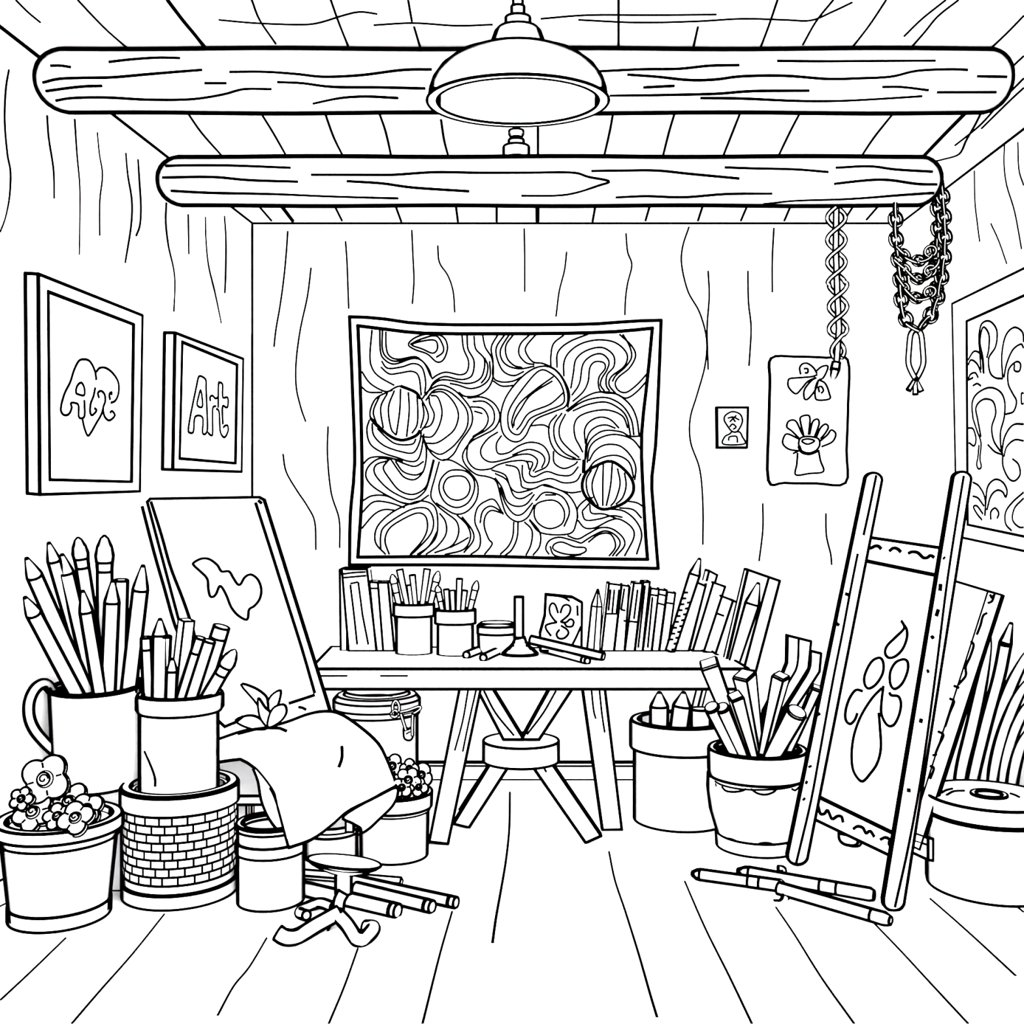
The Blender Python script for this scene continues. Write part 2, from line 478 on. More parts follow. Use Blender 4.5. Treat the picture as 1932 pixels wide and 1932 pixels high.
SW = '''190,130 178,280 190,350 230,400 320,452
235,130 238,250 260,300 320,328 430,295 490,320 530,400
250,132 250,240 275,290 330,312 430,290 480,310 520,360 535,410
270,140 272,230 290,280 340,300 430,285 465,295
240,345 290,385 350,380 420,370 460,400 475,510
245,310 280,352 360,345 430,325 480,350 500,430 495,500
130,370 180,440 260,485 310,480
130,460 170,490 250,492
400,215 440,175 520,153 600,170 627,230 605,300 565,316 510,270 440,245 400,215
410,215 470,185 560,165 600,220 600,260 560,290
420,215 510,190 560,195 568,240 540,265 480,240 420,215
710,160 720,240 748,310 740,370 700,390 620,375 570,390 535,415
740,160 745,240 780,310 770,390 730,415 680,415 610,400 550,430 520,480
780,165 790,240 840,300 830,390 790,430 730,440 660,425 590,420 540,450 500,510
830,160 845,230 885,300 890,400 860,470 800,510 730,515 690,490
840,290 860,340 850,400 820,440
870,310 872,400 830,450 760,470 690,450 640,440
920,155 880,230 890,310 890,400 930,430 1000,428 1060,400
960,155 910,230 915,300 950,370 1010,395 1070,370
985,155 935,240 940,300 980,340 1050,355 1130,340
1010,155 965,220 970,290 1010,335 1060,348
1100,160 1050,210 1040,270 1080,320 1130,330
1140,155 1085,220 1080,260 1120,315 1180,325 1250,360 1300,420 1332,500 1322,580
890,425 940,455 1010,452
1150,345 1230,350 1290,410 1322,500 1312,570 1250,600 1150,640 1110,680 1080,740 1040,775 990,770 945,720 935,620 970,510 1060,400 1150,345
1160,365 1230,385 1280,440 1302,510 1290,560 1200,600 1110,640 1075,690 1040,735 1000,725 978,680 985,590 1070,460 1160,365
1240,400 1130,480 1040,560 1000,650 1005,700
1235,425 1110,505 1050,590 1015,650 1010,690
1300,490 1220,560 1100,610 1050,680 1025,710
1300,160 1240,210 1225,280 1225,350
1440,155 1330,200 1265,260 1260,350
1300,400 1300,320 1330,260 1400,210 1500,188 1600,205 1665,270 1650,340 1575,400 1562,450 1600,498
1340,470 1355,380 1370,300 1430,250 1520,232 1585,275 1590,340 1550,390 1545,450 1565,485
1345,510 1390,440 1410,330 1460,280 1520,270 1560,310 1550,360 1520,410 1512,450 1535,485
1350,545 1410,490 1440,430 1450,350 1480,315 1530,320 1538,355 1505,400 1500,450 1520,490 1600,500 1660,525 1720,490 1780,425
1620,155 1690,220 1715,280 1680,350 1620,400 1597,440 1615,480 1660,492 1720,450 1780,385
1640,155 1678,220 1692,285 1660,340 1600,395 1580,430
1310,600 1350,570 1420,520 1500,490 1600,500 1680,560 1720,640 1735,740
1320,605 1400,550 1480,525 1560,525 1640,570 1690,650 1705,740
1260,620 1215,680 1220,770 1260,840 1330,875 1400,880
1290,610 1245,680 1250,770 1300,840 1370,875
1310,615 1275,690 1280,760 1330,820 1390,870
1670,700 1640,630 1560,595 1470,600 1390,630 1360,680 1365,750 1390,800 1410,840
1620,700 1570,650 1510,635 1450,660 1420,710 1425,790
1685,740 1665,640 1620,585 1540,548 1440,562 1350,600
1600,700 1540,680 1480,695 1440,740 1425,830 1420,950
1740,745 1680,745 1630,720 1540,712 1480,740 1440,790 1425,880
1745,820 1690,760 1590,735 1500,760 1450,810 1435,900
1710,1000 1715,920 1680,850 1620,800 1540,795 1480,830 1445,890
1705,990 1680,900 1620,860 1550,860 1480,890 1440,940
*1415,880 1412,960
*1565,890 1480,920 1430,955 1405,1030 1430,1100 1500,1160 1560,1165 1650,1130 1700,1070 1695,1000 1640,930 1565,890
1460,940 1430,1000 1440,1080 1480,1140
1500,915 1465,1010 1470,1080 1500,1150
1528,905 1525,1030 1525,1150
1580,900 1570,1030 1545,1150
1610,930 1625,1020 1600,1110 1570,1150
1650,955 1660,1030 1640,1100 1600,1140
*355,455 440,490 470,530
*180,640 280,735 360,768 440,745 470,710
355,455 440,490 480,540 515,620 500,680 440,745 360,768 280,735 200,670 178,610 210,530 280,490 355,455
280,495 240,580 255,700
235,510 198,600 215,670
320,480 285,580 300,700 330,740
355,470 350,600 330,740
400,490 405,600 390,750
450,510 455,600 450,680 420,730
480,550 490,620 470,700
480,530 520,480 590,450 660,475 720,530 765,600 765,680 700,780 660,850 600,885 530,840 480,740
500,540 550,480 620,480 690,530 740,600 740,690 690,770 640,820 580,850 510,815
530,495 600,490 660,545 690,620 670,700 620,750 560,785 500,785
530,510 570,520 595,600 580,680 540,745 490,750
520,520 525,560 550,620 530,680 480,700
175,650 160,710 180,790 250,840 340,870 400,890 450,885 475,830 490,730
190,670 200,740 260,800 360,835 430,840 465,780 475,720
220,700 270,750 330,790 420,792 445,760
300,880 340,940 380,985 440,995 490,940 505,830 480,740
320,880 380,905 440,920 490,890
325,890 370,950 440,970 490,950
135,910 180,870 260,865 330,880 370,890
300,880 230,875 170,920 155,980 200,1040 300,1100 380,1135 450,1130 520,1085
290,885 215,910 205,960 260,1030 330,1080 420,1112 490,1070 520,1000 550,880
280,890 255,930 290,990 350,1060 430,1082 500,1040 525,960 545,880
580,890 555,980 530,1085 560,1140 620,1190
135,1120 190,1090 270,1090 350,1125 420,1140
130,1190 200,1125 290,1130 380,1160
130,1280 200,1200 260,1170 330,1175
600,880 660,890 750,950 800,1020 795,1110 740,1180 670,1195 590,1150 560,1130
680,940 735,950 778,995 780,1060 745,1130 680,1158 615,1130 580,1065 585,1000 630,950 680,940
680,975 730,985 757,1035 740,1090 690,1115 635,1100 603,1045 625,990 680,975
1215,1115 1270,1130 1303,1185 1290,1250 1225,1280 1165,1260 1130,1210 1140,1140 1215,1115
1135,1120 1190,1070 1290,1095 1332,1180 1300,1270
1180,1030 1260,1050 1330,1090 1375,1170 1370,1250 1330,1310 1170,1305 1100,1230
1190,1085 1255,1085
270,1430 210,1360 220,1270 300,1190 400,1140 480,1120 550,1150 570,1230 560,1330 500,1400 450,1440
240,1400 240,1320 260,1270 340,1210 430,1165 510,1165 545,1230 530,1310 450,1400 410,1435
290,1430 265,1350 290,1280 360,1230 450,1190 500,1210 510,1280 480,1350 410,1430
580,1190 615,1240 618,1310 570,1380 500,1430
620,1190 680,1240 690,1310 650,1380 550,1420
680,1200 740,1260 760,1330 720,1400 610,1430
710,1210 770,1290 775,1350 720,1420
640,1390 700,1360 750,1330
570,1290 520,1380 450,1430
950,1200 900,1115 850,1120 800,1160 785,1240 815,1320 810,1390 760,1430
815,1250 830,1180 880,1150 950,1190
940,1190 880,1175 845,1210 840,1270 865,1340 885,1370 840,1430
1010,1240 1005,1320 980,1380 930,1430
1035,1240 1030,1330 1000,1400 960,1435
1070,1240 1115,1290 1110,1370 1080,1435
1100,1225 1160,1300 1160,1380 1120,1435
740,525 830,520 900,560 930,630 900,700 830,740 760,780 715,850 730,910 790,965 860,980 910,1010 940,1120 970,1200 1030,1240 1090,1215 1130,1140
770,545 840,545 890,590 895,660 850,710 780,750 745,800 742,880 790,935 870,935 920,910 1000,890 1080,890 1100,940
760,575 830,585 862,640 840,700 770,750
780,600 830,615
920,720 860,760 820,820 830,870 880,895 960,880 1030,855 1100,850 1145,880 1140,920 1120,950
940,740 910,790 920,845 980,840 1040,800 1110,780 1180,800 1215,860 1200,920 1130,955
1000,855 1090,822 1160,840 1190,880 1170,930
1060,910 1060,970 1080,1010 1140,1012 1220,990 1300,1015 1370,1005 1400,960
1080,890 1120,900 1100,960 1130,980 1200,950 1270,970 1340,970 1385,920
1240,830 1245,900 1300,932 1360,910 1380,890
1110,685 1180,680 1220,700
960,910 1030,930 1050,1000 1060,1040 1120,1050 1190,1025 1270,1055 1340,1072 1400,1065
880,940 960,970 990,1040 1030,1070 1090,1060 1150,1040
900,985 940,1040 970,1120 1020,1150 1080,1140 1130,1080
930,1040 960,1130 1010,1195 1060,1195 1120,1130
900,960 970,1000 1010,1090 1060,1105 1120,1070
1380,1220 1380,1160 1430,1110 1470,1100
1405,1180 1450,1130
1380,1230 1420,1275 1480,1275 1560,1235 1620,1225 1690,1270 1705,1330 1650,1440
1405,1180 1425,1230 1500,1225 1580,1205 1640,1215
1450,1140 1460,1190 1530,1195 1600,1220
1560,1165 1650,1180 1720,1240 1750,1320 1720,1430
1660,1120 1720,1130 1755,1150
1620,1160 1700,1170 1750,1220
1320,1320 1380,1340 1440,1310 1510,1275 1580,1282 1640,1330 1650,1380 1600,1440
1400,1365 1470,1320 1540,1293 1600,1320 1625,1370 1580,1440
1440,1360 1500,1315 1560,1308 1590,1340 1597,1390 1560,1440
1215,1430 1195,1395 1215,1350 1270,1330 1340,1345 1400,1365
1240,1400 1245,1370 1290,1358 1360,1385 1420,1390 1425,1412 1380,1430 1300,1425 1240,1400
1220,1380 1240,1430 1300,1445 1400,1430'''
put(m, on_Y(Yt+.011), SW, 3.8, True, 640, 580, cs)
m.build('picture', PAPER, t)

def wall_frame(name, outer, inner, offn, dpt, art, w, label, wf, sideline=None, cat='picture'):
    fo = [offn(dpt)(*q) for q in outer]; fi = [offn(dpt)(*q) for q in inner]
    n = newell(fo).normalized()
    if n.dot(fo[0]-EYE) < 0: n = -n
    fo = [on_plane(fo[0], n)(*q) for q in outer]; fi = [on_plane(fo[0], n)(*q) for q in inner]
    t = thing(name, sum(fo, V())/4, label, cat)
    m = MB(wf); m.ring(fo, fi, n*dpt*.95); m.build('frame', WOOD, t)
    m = MB(w); m.prism([p+n*dpt*.1 for p in fi], n*dpt*.8)
    for (ox, oy, sc, txt, ww) in art: put(m, on_plane(fi[0]+n*dpt*.09, n), txt, ww, True, ox, oy, sc)
    m.build('picture', PAPER, t)
    return t
wall_frame('framed_sign', [(72, 517), (268, 595), (263, 927), (75, 933)], [(90, 550), (252, 612), (248, 909), (93, 905)], on_L, .05, [(0, 480, 3.864, '''445,1090 470,1010 510,930 535,850 570,780 610,765 655,780 690,850 700,915
700,855 725,828 770,828 820,865 860,930 862,1010 840,1065 805,1082
445,1090 442,1140 465,1170 500,1165 520,1120 515,1085 540,1082 570,1100 572,1180 595,1195 615,1170 612,1060
590,935 560,960 552,1005 570,1020 612,1025 612,970 590,935
598,1195 612,1260 637,1320 660,1300 700,1230 735,1170 750,1120
692,970 680,1030 658,1090 655,1150 670,1172 695,1150 700,1130 685,1122
720,1045 712,1010 735,995 760,1020 765,1070 750,1120 760,1180 795,1210 835,1175 815,1142 800,1155
800,1060 795,1020 812,1005 808,1025''', 5)], 3, 'tall framed picture of the word Art over a heart, left wall, nearer', 7.5)
wall_frame('framed_sign', [(330, 628), (458, 677), (455, 890), (326, 886)], [(343, 645), (447, 688), (444, 874), (338, 865)], on_L, .05, [(0, 480, 3.864, '''1370,1280 1385,1180 1405,1080 1430,960 1445,895 1470,890 1498,915 1500,980 1505,1100 1510,1260 1500,1305 1475,1300 1475,1190 1420,1185 1408,1290 1385,1300 1370,1280
1462,990 1445,1040 1435,1095 1460,1115 1475,1095 1462,990
1530,1070 1530,1040 1548,1030 1570,1050 1590,1040
1515,1300 1535,1318 1548,1300 1548,1130 1570,1105
1588,1120 1590,950 1603,935 1620,950 1622,1040 1658,1045 1655,1115 1620,1110 1622,1240
1575,1125 1595,1150 1602,1280 1620,1325 1640,1330 1660,1290 1658,1250 1640,1248 1625,1262''', 4.6)], 3, 'smaller framed picture of the word Art beside the room corner', 7)
fl = '''1480,960 1475,880 1470,790 1485,725 1525,715 1560,760 1555,840 1520,900 1525,970 1550,1000 1590,1005
1495,980 1490,900 1475,820 1490,745 1520,780 1520,850 1510,900
1590,1000 1585,900 1595,820 1615,770 1650,745 1690,770 1696,820
1596,1000 1610,930 1640,860 1680,830 1696,850
1415,910 1440,870 1465,870 1485,900 1492,975
1415,935 1430,910 1460,930 1480,975
1415,1015 1425,985 1450,975 1466,1000
1420,1010 1440,1000
1440,1040 1460,1030 1480,1042
1650,930 1650,965 1675,965 1680,930 1655,920 1620,960 1618,1030 1640,1080 1660,1120 1645,1170 1605,1185
1440,1210 1435,1130 1460,1080 1520,1050 1575,1070 1600,1120 1598,1200 1580,1270 1580,1340 1590,1390
1480,1300 1465,1220 1455,1150 1490,1110 1540,1120 1555,1180 1535,1250 1545,1320 1580,1375
1440,1210 1460,1270 1480,1330 1475,1410 1482,1450 1468,1462 1458,1440 1465,1400 1470,1340
1515,1340 1550,1375 1590,1390
1585,1385 1600,1300 1640,1240 1696,1235
1596,1400 1610,1350 1650,1315 1696,1320
1590,1390 1592,1450 1620,1510 1650,1522 1678,1490 1670,1440 1640,1412
1415,1255 1440,1260 1455,1310 1445,1345 1420,1330
1440,1530 1470,1550 1500,1610 1500,1700
1500,1700 1505,1620 1515,1550 1550,1515 1590,1530 1612,1570 1605,1605 1590,1580 1560,1570 1530,1600 1510,1670
1440,1600 1465,1610 1495,1650
1485,1720 1460,1690 1442,1655 1460,1650 1490,1690
1530,1720 1530,1680 1550,1660 1570,1685 1562,1712
1696,1580 1640,1630 1605,1680 1605,1740 1635,1775
1696,1610 1650,1660 1640,1720 1670,1755 1696,1758
1696,1080 1685,1080 1685,1130 1696,1130'''
wall_frame('framed_print', [(1797, 573), (1990, 478), (1990, 1052), (1806, 1012)], [(1824, 606), (1960, 545), (1960, 1018), (1826, 990)], on_R, .03, [(1300, 340, 2.684, fl, 4.2)], 3, 'large framed panel of curling leaf scrolls on the right wall', 6)
t = thing('framed_portrait', P(1382, 806, YB), 'tiny framed portrait of a head and shoulders on the back wall', 'picture')
o = [(1352, 768), (1412, 768), (1410, 845), (1353, 845)]
MB(3.8).ring([P(*q, YB-.03) for q in o], [P(1382+(a-1382)*.95, 806+(b-806)*.96, YB-.03) for a, b in o], (0, .028, 0)).build('frame', WOOD, t)
m = MB(3); m.prism([P(1382+(a-1382)*.95, 806+(b-806)*.96, YB-.018) for a, b in o], (0, .014, 0))
put(m, on_Y(YB-.019), '''178,1215 185,1190 220,1172 258,1185 270,1215 262,1245 240,1275 215,1270 195,1245 178,1215
195,1205 225,1200 255,1215
205,1225 240,1190
215,1195 235,1225
205,1250 220,1235 238,1250 222,1262
215,1270 225,1275 255,1275 270,1300 280,1335 175,1337 180,1300 205,1285 215,1275
200,1320 205,1300 240,1298 245,1330''', 3.6, True, 1300, 340, 2.684)
m.build('picture', PAPER, t)
t = thing('flower_poster', P(1525, 795, YB), 'poster of a butterfly above a daisy in a pot', 'poster')
m = MB(6); m.prism([P(x, y, YB-.012) for x, y in sm2(S('1455,676 1500,673 1560,675 1599,679 1600,760 1597,850 1595,911 1540,912 1480,911 1450,906 1451,800 1453,720 1455,676'), 4)[:-1]], (0, .010, 0))
put(m, on_Y(YB-.0125), '''565,985 560,950 575,930 600,928 630,950 648,980
640,970 670,945 700,940 700,960 680,1000 660,1010
500,1020 510,1005 560,1000 620,995 650,985
500,1020 505,1050 540,1082 570,1055 600,1020 640,1000
580,1075 590,1050 620,1015 645,1000
580,1075 585,1108 605,1105 640,1060 655,1010
655,1010 690,1030 710,1080 710,1108 650,1113 638,1090 640,1050 650,1020
660,1075 655,1050 670,1045 680,1065 668,1080
580,955 600,955 600,975 585,975
555,1340 565,1305 610,1298 655,1310 660,1345 635,1375 600,1385 570,1375 555,1340
570,1320 600,1310 635,1320 600,1337 570,1320
560,1310 520,1270 495,1250 505,1220 540,1220 570,1280 585,1300
580,1290 565,1230 565,1200 600,1190 612,1210 605,1290
610,1290 625,1225 650,1210 658,1235 635,1300
645,1300 665,1255 690,1235 705,1250 690,1280 665,1310
665,1320 700,1290 720,1265 743,1285 725,1325 670,1350
550,1370 505,1362 475,1335 480,1300 500,1285 555,1310
525,1385 555,1370
550,1380 545,1440 540,1492 610,1485 680,1475 665,1420 655,1365
*555,1345 570,1375 610,1385 650,1370''', 4, True, 1300, 340, 2.684)
m.build('sheet', PAPER, t)
# ------------------------------------------------------------------ table
ZT = .764
def up_from(ref, n):                                 # unit normal pointing away from the camera
    return n if n.dot(ref-EYE) > 0 else -n
t = thing('work_table', (.1, 4.8, 0), 'low wide wooden work table with splayed legs against the back wall', 'table')
bl, br = P(625, 1221, fy(1221, ZT)), P(1350, 1227, fy(1225, ZT)); Yf = 4.50
br.z = bl.z = ZT
fr = V(((1412-966)/F*Yf, Yf, ZT)); frl = V(((586-966)/F*Yf, Yf, ZT))
m = MB(7); m.prism([bl, br, fr, frl], (0, 0, -(ZT-.6785)))
m.line([P(600, 1275, Yf), P(656, 1275, Yf)], 4); m.line([P(717, 1275, Yf), P(770, 1275, Yf)], 4)
m.build('table_top', WOOD, t)
def quadbar(q, ys, ext, w, lines='', name='leg', wl=4):
    m = MB(w); pts = [P(x, y, yy) for (x, y), yy in zip(q, ys)]; m.prism(pts, ext)
    n = newell(pts).normalized()
    if lines: put(m, on_plane(pts[0], n), lines, wl)
    return m.build(name, WOOD, t)
quadbar([(869, 1290), (909, 1290), (845, fy(1, 0) if 0 else 1592), (810, 1588)], [4.55]*4, (0, .05, 0), 6.8, '883,1303 873,1360 858,1416\n898,1303 885,1360 873,1418')
quadbar([(1098, 1290), (1140, 1290), (1173, 1565), (1137, 1566)], [4.755]*4, (0, .05, 0), 6.8, '1116,1303 1120,1340 1124,1356\n1131,1303 1136,1350 1141,1382')
quadbar([(895, 1290), (924, 1290), (988, 1395), (950, 1395)], [4.70, 4.70, 4.66, 4.66], (0, .035, 0), 6.8, '913,1303 935,1345 970,1388', 'brace')
quadbar([(1042, 1290), (1086, 1290), (1017, 1395), (984, 1395)], [4.70, 4.70, 4.66, 4.66], (0, .035, 0), 6.8, '1049,1303 1025,1345 994,1386', 'brace')
quadbar([(928, 1436), (962, 1442), (885, 1561), (856, 1554)], [4.66, 4.66, 4.79, 4.79], (0, .035, 0), 6.8, '918,1448 890,1490 866,1528', 'strut')
quadbar([(1002, 1442), (1038, 1436), (1134, 1577), (1105, 1590)], [4.66, 4.66, 4.575, 4.57], (0, .035, 0), 6.8, '1025,1446 1031,1457', 'strut')
k = 4.68/F; zc = H-(1398-966)*k
m = MB(6); m.lathe((17*k, 4.68, zc-36*k), [(0, 0), (71*k, 0), (71*k, 37*k), (0, 37*k)], 56); m.build('hub', WOOD, t)

# ------------------------------------------------------------------ round things
def prof(Y, pairs):                                   # (half width px, centre row px) -> (r, z)
    return [(hw*Y/F, max(.004, H-(py-966)*Y/F)) for hw, py in pairs]
def fh(Y): return 966+H*F/Y                           # row of the floor at Y
def lathe_part(name, parent, px, Y, pairs, w=6.6, loop=False, mat=POT, seg=56, lines=None, crease=32):
    m = MB(w, crease); X = (px-966)*Y/F
    pr = prof(Y, pairs); m.lathe((X, Y, 0), pr, seg, loop=loop)
    if lines:
        for txt, ww in lines: put(m, cyl(X, Y, pr), txt, ww)
    return m.build(name, mat, parent)
def cyl(X, Y, pr, extra=0.0):                         # pixel -> point on the turned surface facing the camera
    zs = sorted((z, r) for r, z in pr if r > 0)
    def rad(z):
        if z <= zs[0][0]: return zs[0][1]
        for (z0, r0), (z1, r1) in zip(zs, zs[1:]):
            if z0 <= z <= z1: return r0+(r1-r0)*((z-z0)/(z1-z0) if z1 > z0 else 0)
        return zs[-1][1]
    def g(px, py):
        d = P(px, py, 1)-EYE; z = H+d.z*Y
        for _ in range(8):
            r = rad(z)+extra; A = d.x*d.x+1; B = -2*(d.x*X+Y); Cc = X*X+Y*Y-r*r; D = max(0, B*B-4*A*Cc)
            s_ = (-B-math.sqrt(D))/(2*A); z = H+d.z*s_
        return EYE+d*s_
    return g
def hollow(hw_b, py_b, hw_t, py_t, th=9, bot=None):   # body with open top
    return [(0, py_b), (hw_b, py_b), (hw_t, py_t), (hw_t-th, py_t), (hw_b-th, (py_b*.8+py_t*.2)), (0, (py_b*.8+py_t*.2))]

# pencils and brushes -------------------------------------------------
def spin(mb, a, b, pr, seg=16, crease=None):
    a, b = V(a), V(b); d = b-a; Ln = d.length; mb.lathe(a, [(r, tt*Ln) for r, tt in pr], seg, d); return mb
def pencil(name, label, cat, base, tip, wpx, kind='cone', tl=36, group=None, w=6, wb=None, bands=(), seg=16, parts=True, mat=WOOD):
    """base/tip = (px, py, Y); wpx = width near the tip; tl = length of the tip in px"""
    a, b = P(*base), P(*tip); d = b-a; Ln = d.length; k = tip[2]/F; r = wpx/2*k; rb = (wb or wpx)/2*base[2]/F; u = tl*k/Ln
    if not parts:
        m = MB(w, 32)
        if kind in ('cone', 'brush'): spin(m, a, b, [(0, 0), (rb, 0), (r, 1-u), (r*.55, 1-u*.4), (0, 1)], seg)
        else: spin(m, a, b, [(0, 0), (rb, 0), (r, 1), (0, 1)], seg)
        return tag(m.build(name, mat), label, cat, group)
    t = thing(name, a, label, cat, group)
    if kind == 'cone':
        spin(MB(w, 28), a, b, [(0, 0), (rb, 0), (r, 1-u), (0, 1-u)], seg).build('shaft', mat, t)
        spin(MB(w, 28), a, b, [(0, 1-u), (r, 1-u), (r*.92, 1-u*.85), (r*.12, 1-u*.02), (0, 1)], seg).build('tip', mat, t)
    elif kind == 'brush':
        f0 = 1-u-(18*k/Ln)
        spin(MB(w, 28), a, b, [(0, 0), (rb, 0), (r*.9, f0), (0, f0)], seg).build('handle', mat, t)
        spin(MB(w, 28), a, b, [(0, f0), (r*.9, f0), (r*.98, 1-u), (0, 1-u)], seg).build('ferrule', METAL, t)
        spin(MB(w, 50), a, b, [(0, 1-u), (r, 1-u), (r*1.1, 1-u*.75), (r*.85, 1-u*.4), (r*.4, 1-u*.1), (r*.1, 1-u*.01), (0, 1)], seg).build('bristles', CLOTH, t)
    elif kind == 'flat':
        spin(MB(w, 35), a, b, [(0, 0), (rb, 0), (r, 1), (0, 1)], seg).build('shaft', mat, t)
    elif kind == 'eraser':
        spin(MB(w, 28), a, b, [(0, 0), (rb, 0), (r, 1-u), (0, 1-u)], seg).build('shaft', mat, t)
        spin(MB(w, 35), a, b, [(0, 1-u), (r, 1-u), (r*.97, 1), (0, 1)], seg).build('eraser', mat, t)
    elif kind == 'hex':
        spin(MB(w*.8, 28), a, b, [(0, 0), (rb, 0), (r, 1), (0, 1)], 4).build('shaft', mat, t)
    for o, q in enumerate(bands):
        c0 = a+d*(1-q*k/Ln); MB(w, 28).lathe(c0, [(0, 0), (r*1.04, 0), (r*1.04, 3*k), (0, 3*k)], seg, d).build('band', METAL, t)
    return t

# ------------------------------------------------------------------ left side floor
# crate hidden behind the flower pot, carrying the mug
tag(MB(5).box((-1.70, 4.0, 0), (-1.475, 4.22, .395)).build('plant_stand', WOOD), 'small white block holding up the big pencil mug behind the flower pot', 'stand')

# flower pot, nearest left
Y = 3.76; px = 113
t = thing('flower_pot', ((px-966)*Y/F, Y, 0), 'wide rimmed pot of roses, nearest at the far left', 'flower pot')
lathe_part('body', t, px, Y, hollow(86, fh(Y), 101, 1572, 8), 7)
lathe_part('foot_ring', t, px, Y, [(90, fh(Y)), (90, fh(Y)-28), (86, fh(Y)-29), (86, fh(Y))], 7, True)
lathe_part('rim', t, px, Y, [(104, 1577), (112, 1562), (112, 1546), (110, 1541), (94, 1541), (92, 1556)], 7, True, crease=28)
lathe_part('soil', t, px, Y, [(0, 1553), (92, 1553), (92, 1557), (0, 1557)], 4, mat=CLOTH)
def flower(parent, px, py, Y, r, lobes, tilt=.5, ph=0, spiral=True, name='flower', depth=.018, amp=.16, wl=5.5, ce=None, extra=''):
    c = P(px, py, Y); k = Y/F; n = V((0, -1, tilt)).normalized(); u = V((1, 0, 0)); v_ = n.cross(u); R = r*k
    pts = []
    for i in range(60):
        a = 2*PI*i/60; q = R*(1+amp*(abs(math.cos(lobes*(a+ph)/2))*2-1.2)); pts.append(c+u*math.cos(a)*q+v_*math.sin(a)*q)
    m = MB(wl, 50); m.prism(pts, -n*depth)
    for i in range(lobes):
        a = 2*PI*(i+.5)/lobes-ph+0*PI; m.line([c+n*.001+(u*math.cos(a)+v_*math.sin(a))*R*f_ for f_ in (.5, .75)], 4)
    o = m.build(name, CLOTH, parent)
    rc = (ce or r*.36)*k
    m = MB(4.5, 30); m.lathe(c-n*.0, [(0, 0), (rc, 0), (rc*.8, rc*.5), (0, rc*.62)], 20, n)
    if spiral:
        m.line([c+n*rc*.62+(u*math.cos(a)+v_*math.sin(a))*rc*.62*(1-a/9) for a in [j*.5 for j in range(14)]], 3.5)
    b = m.build('flower_center', CLOTH, o)
    return o
for a in [(85, 1470, 3.70, 42, 4, .3, .5), (40, 1507, 3.66, 20, 5, .5, 0), (130, 1513, 3.74, 34, 5, .6, .2), (163, 1526, 3.70, 28, 4, .6, .9), (62, 1533, 3.66, 34, 5, .8, .3), (108, 1540, 3.62, 24, 5, .8, .6), (142, 1543, 3.61, 30, 4, .8, 1.2)]:
    flower(t, *a)
MB(5).tube([P(85, 1500, 3.76), P(100, 1556, 3.76)], .006).build('stem', CLOTH, t)

# tall mug with pencils
Y = 4.07; px = 185; Ym = Y
t = thing('pencil_mug', ((px-966)*Y/F, Y, .40), 'large plain mug with a looped handle, packed with long pencils, far left', 'mug')
X = (px-966)*Y/F; k = Y/F; zt = H-(1290-966)*k
m = MB(6.6); m.lathe((X, Y, .397), [(0, 0), (.158, 0), (.163, zt-.397-.008), (.172, zt-.397), (.160, zt-.397), (.155, zt-.397-.05), (.15, .02), (0, .02)], 64, V((0, -.07, 1))); m.build('body', POT, t)
MB(5).lathe((X, Y, zt-.048), [(0, 0), (.157, 0), (.157, .035), (0, .035)], 48, V((0, -.07, 1)), mi=1).build('painted_shadow', POT, t, ink=False)  # black disc below the rim, painting the shadow inside the mug
m = MB(6); hp = [V((0, 0, 0))]
pth = smooth([P(x, y, yy) for x, y, yy in ((104, 1309, 4.06), (86, 1291, 3.98), (68, 1298, 3.92), (56, 1322, 3.90), (55, 1350, 3.90), (64, 1375, 3.92), (82, 1398, 3.95), (103, 1418, 3.99))], 5)
m.tube(pth, 8.5*k, 14); m.build('handle', POT, t)
mug = [('cone', (139, 1300), (47, 1127), 26, 42, 'lowest pencil leaning far left'), ('cone', (160, 1300), (50, 1053), 27, 42, 'pencil leaning left above the lowest one'),
       ('cone', (172, 1300), (92, 1024), 22, 38, 'pencil with its tip third from the left'), ('cone', (178, 1300), (117, 1046), 25, 38, 'pencil just right of the third tip'),
       ('brush', (192, 1300), (147, 1015), 25, 40, 'banded brush, upper middle'), ('cone', (187, 1300), (156, 1115), 23, 42, 'short pencil in the middle front'),
       ('brush', (199, 1300), (197, 1011), 29, 50, 'tallest upright brush'), ('cone', (204, 1300), (213, 1096), 26, 42, 'short pencil with cone tip right of the upright brush'),
       ('flat', (224, 1300), (229, 1095), 23, 36, 'plain stick with a pointed round end'), ('cone', (243, 1300), (270, 1067), 27, 48, 'thick pencil leaning right')]
for i, (kd, a, b, wd, tl, lb) in enumerate(mug):
    dx = (b[0]-a[0])*.32; yb = (4.0, 4.05, 4.08, 4.04, 4.1, 3.97, 4.1, 3.98, 4.03, 4.03)[i]; yt_ = (3.64, 3.66, 3.80, 3.84, 3.96, 3.86, 4.02, 3.93, 3.99, 3.94)[i]
    pencil('paint_brush' if kd == 'brush' else 'pencil', lb+' in the big handled mug', 'brush' if kd == 'brush' else 'pencil', (a[0]+(a[0]-b[0])/(a[1]-b[1])*45, a[1]+45, yb+.02), (b[0], b[1], yt_), wd, kd, tl, 'pencils in the big handled mug', 6.4)

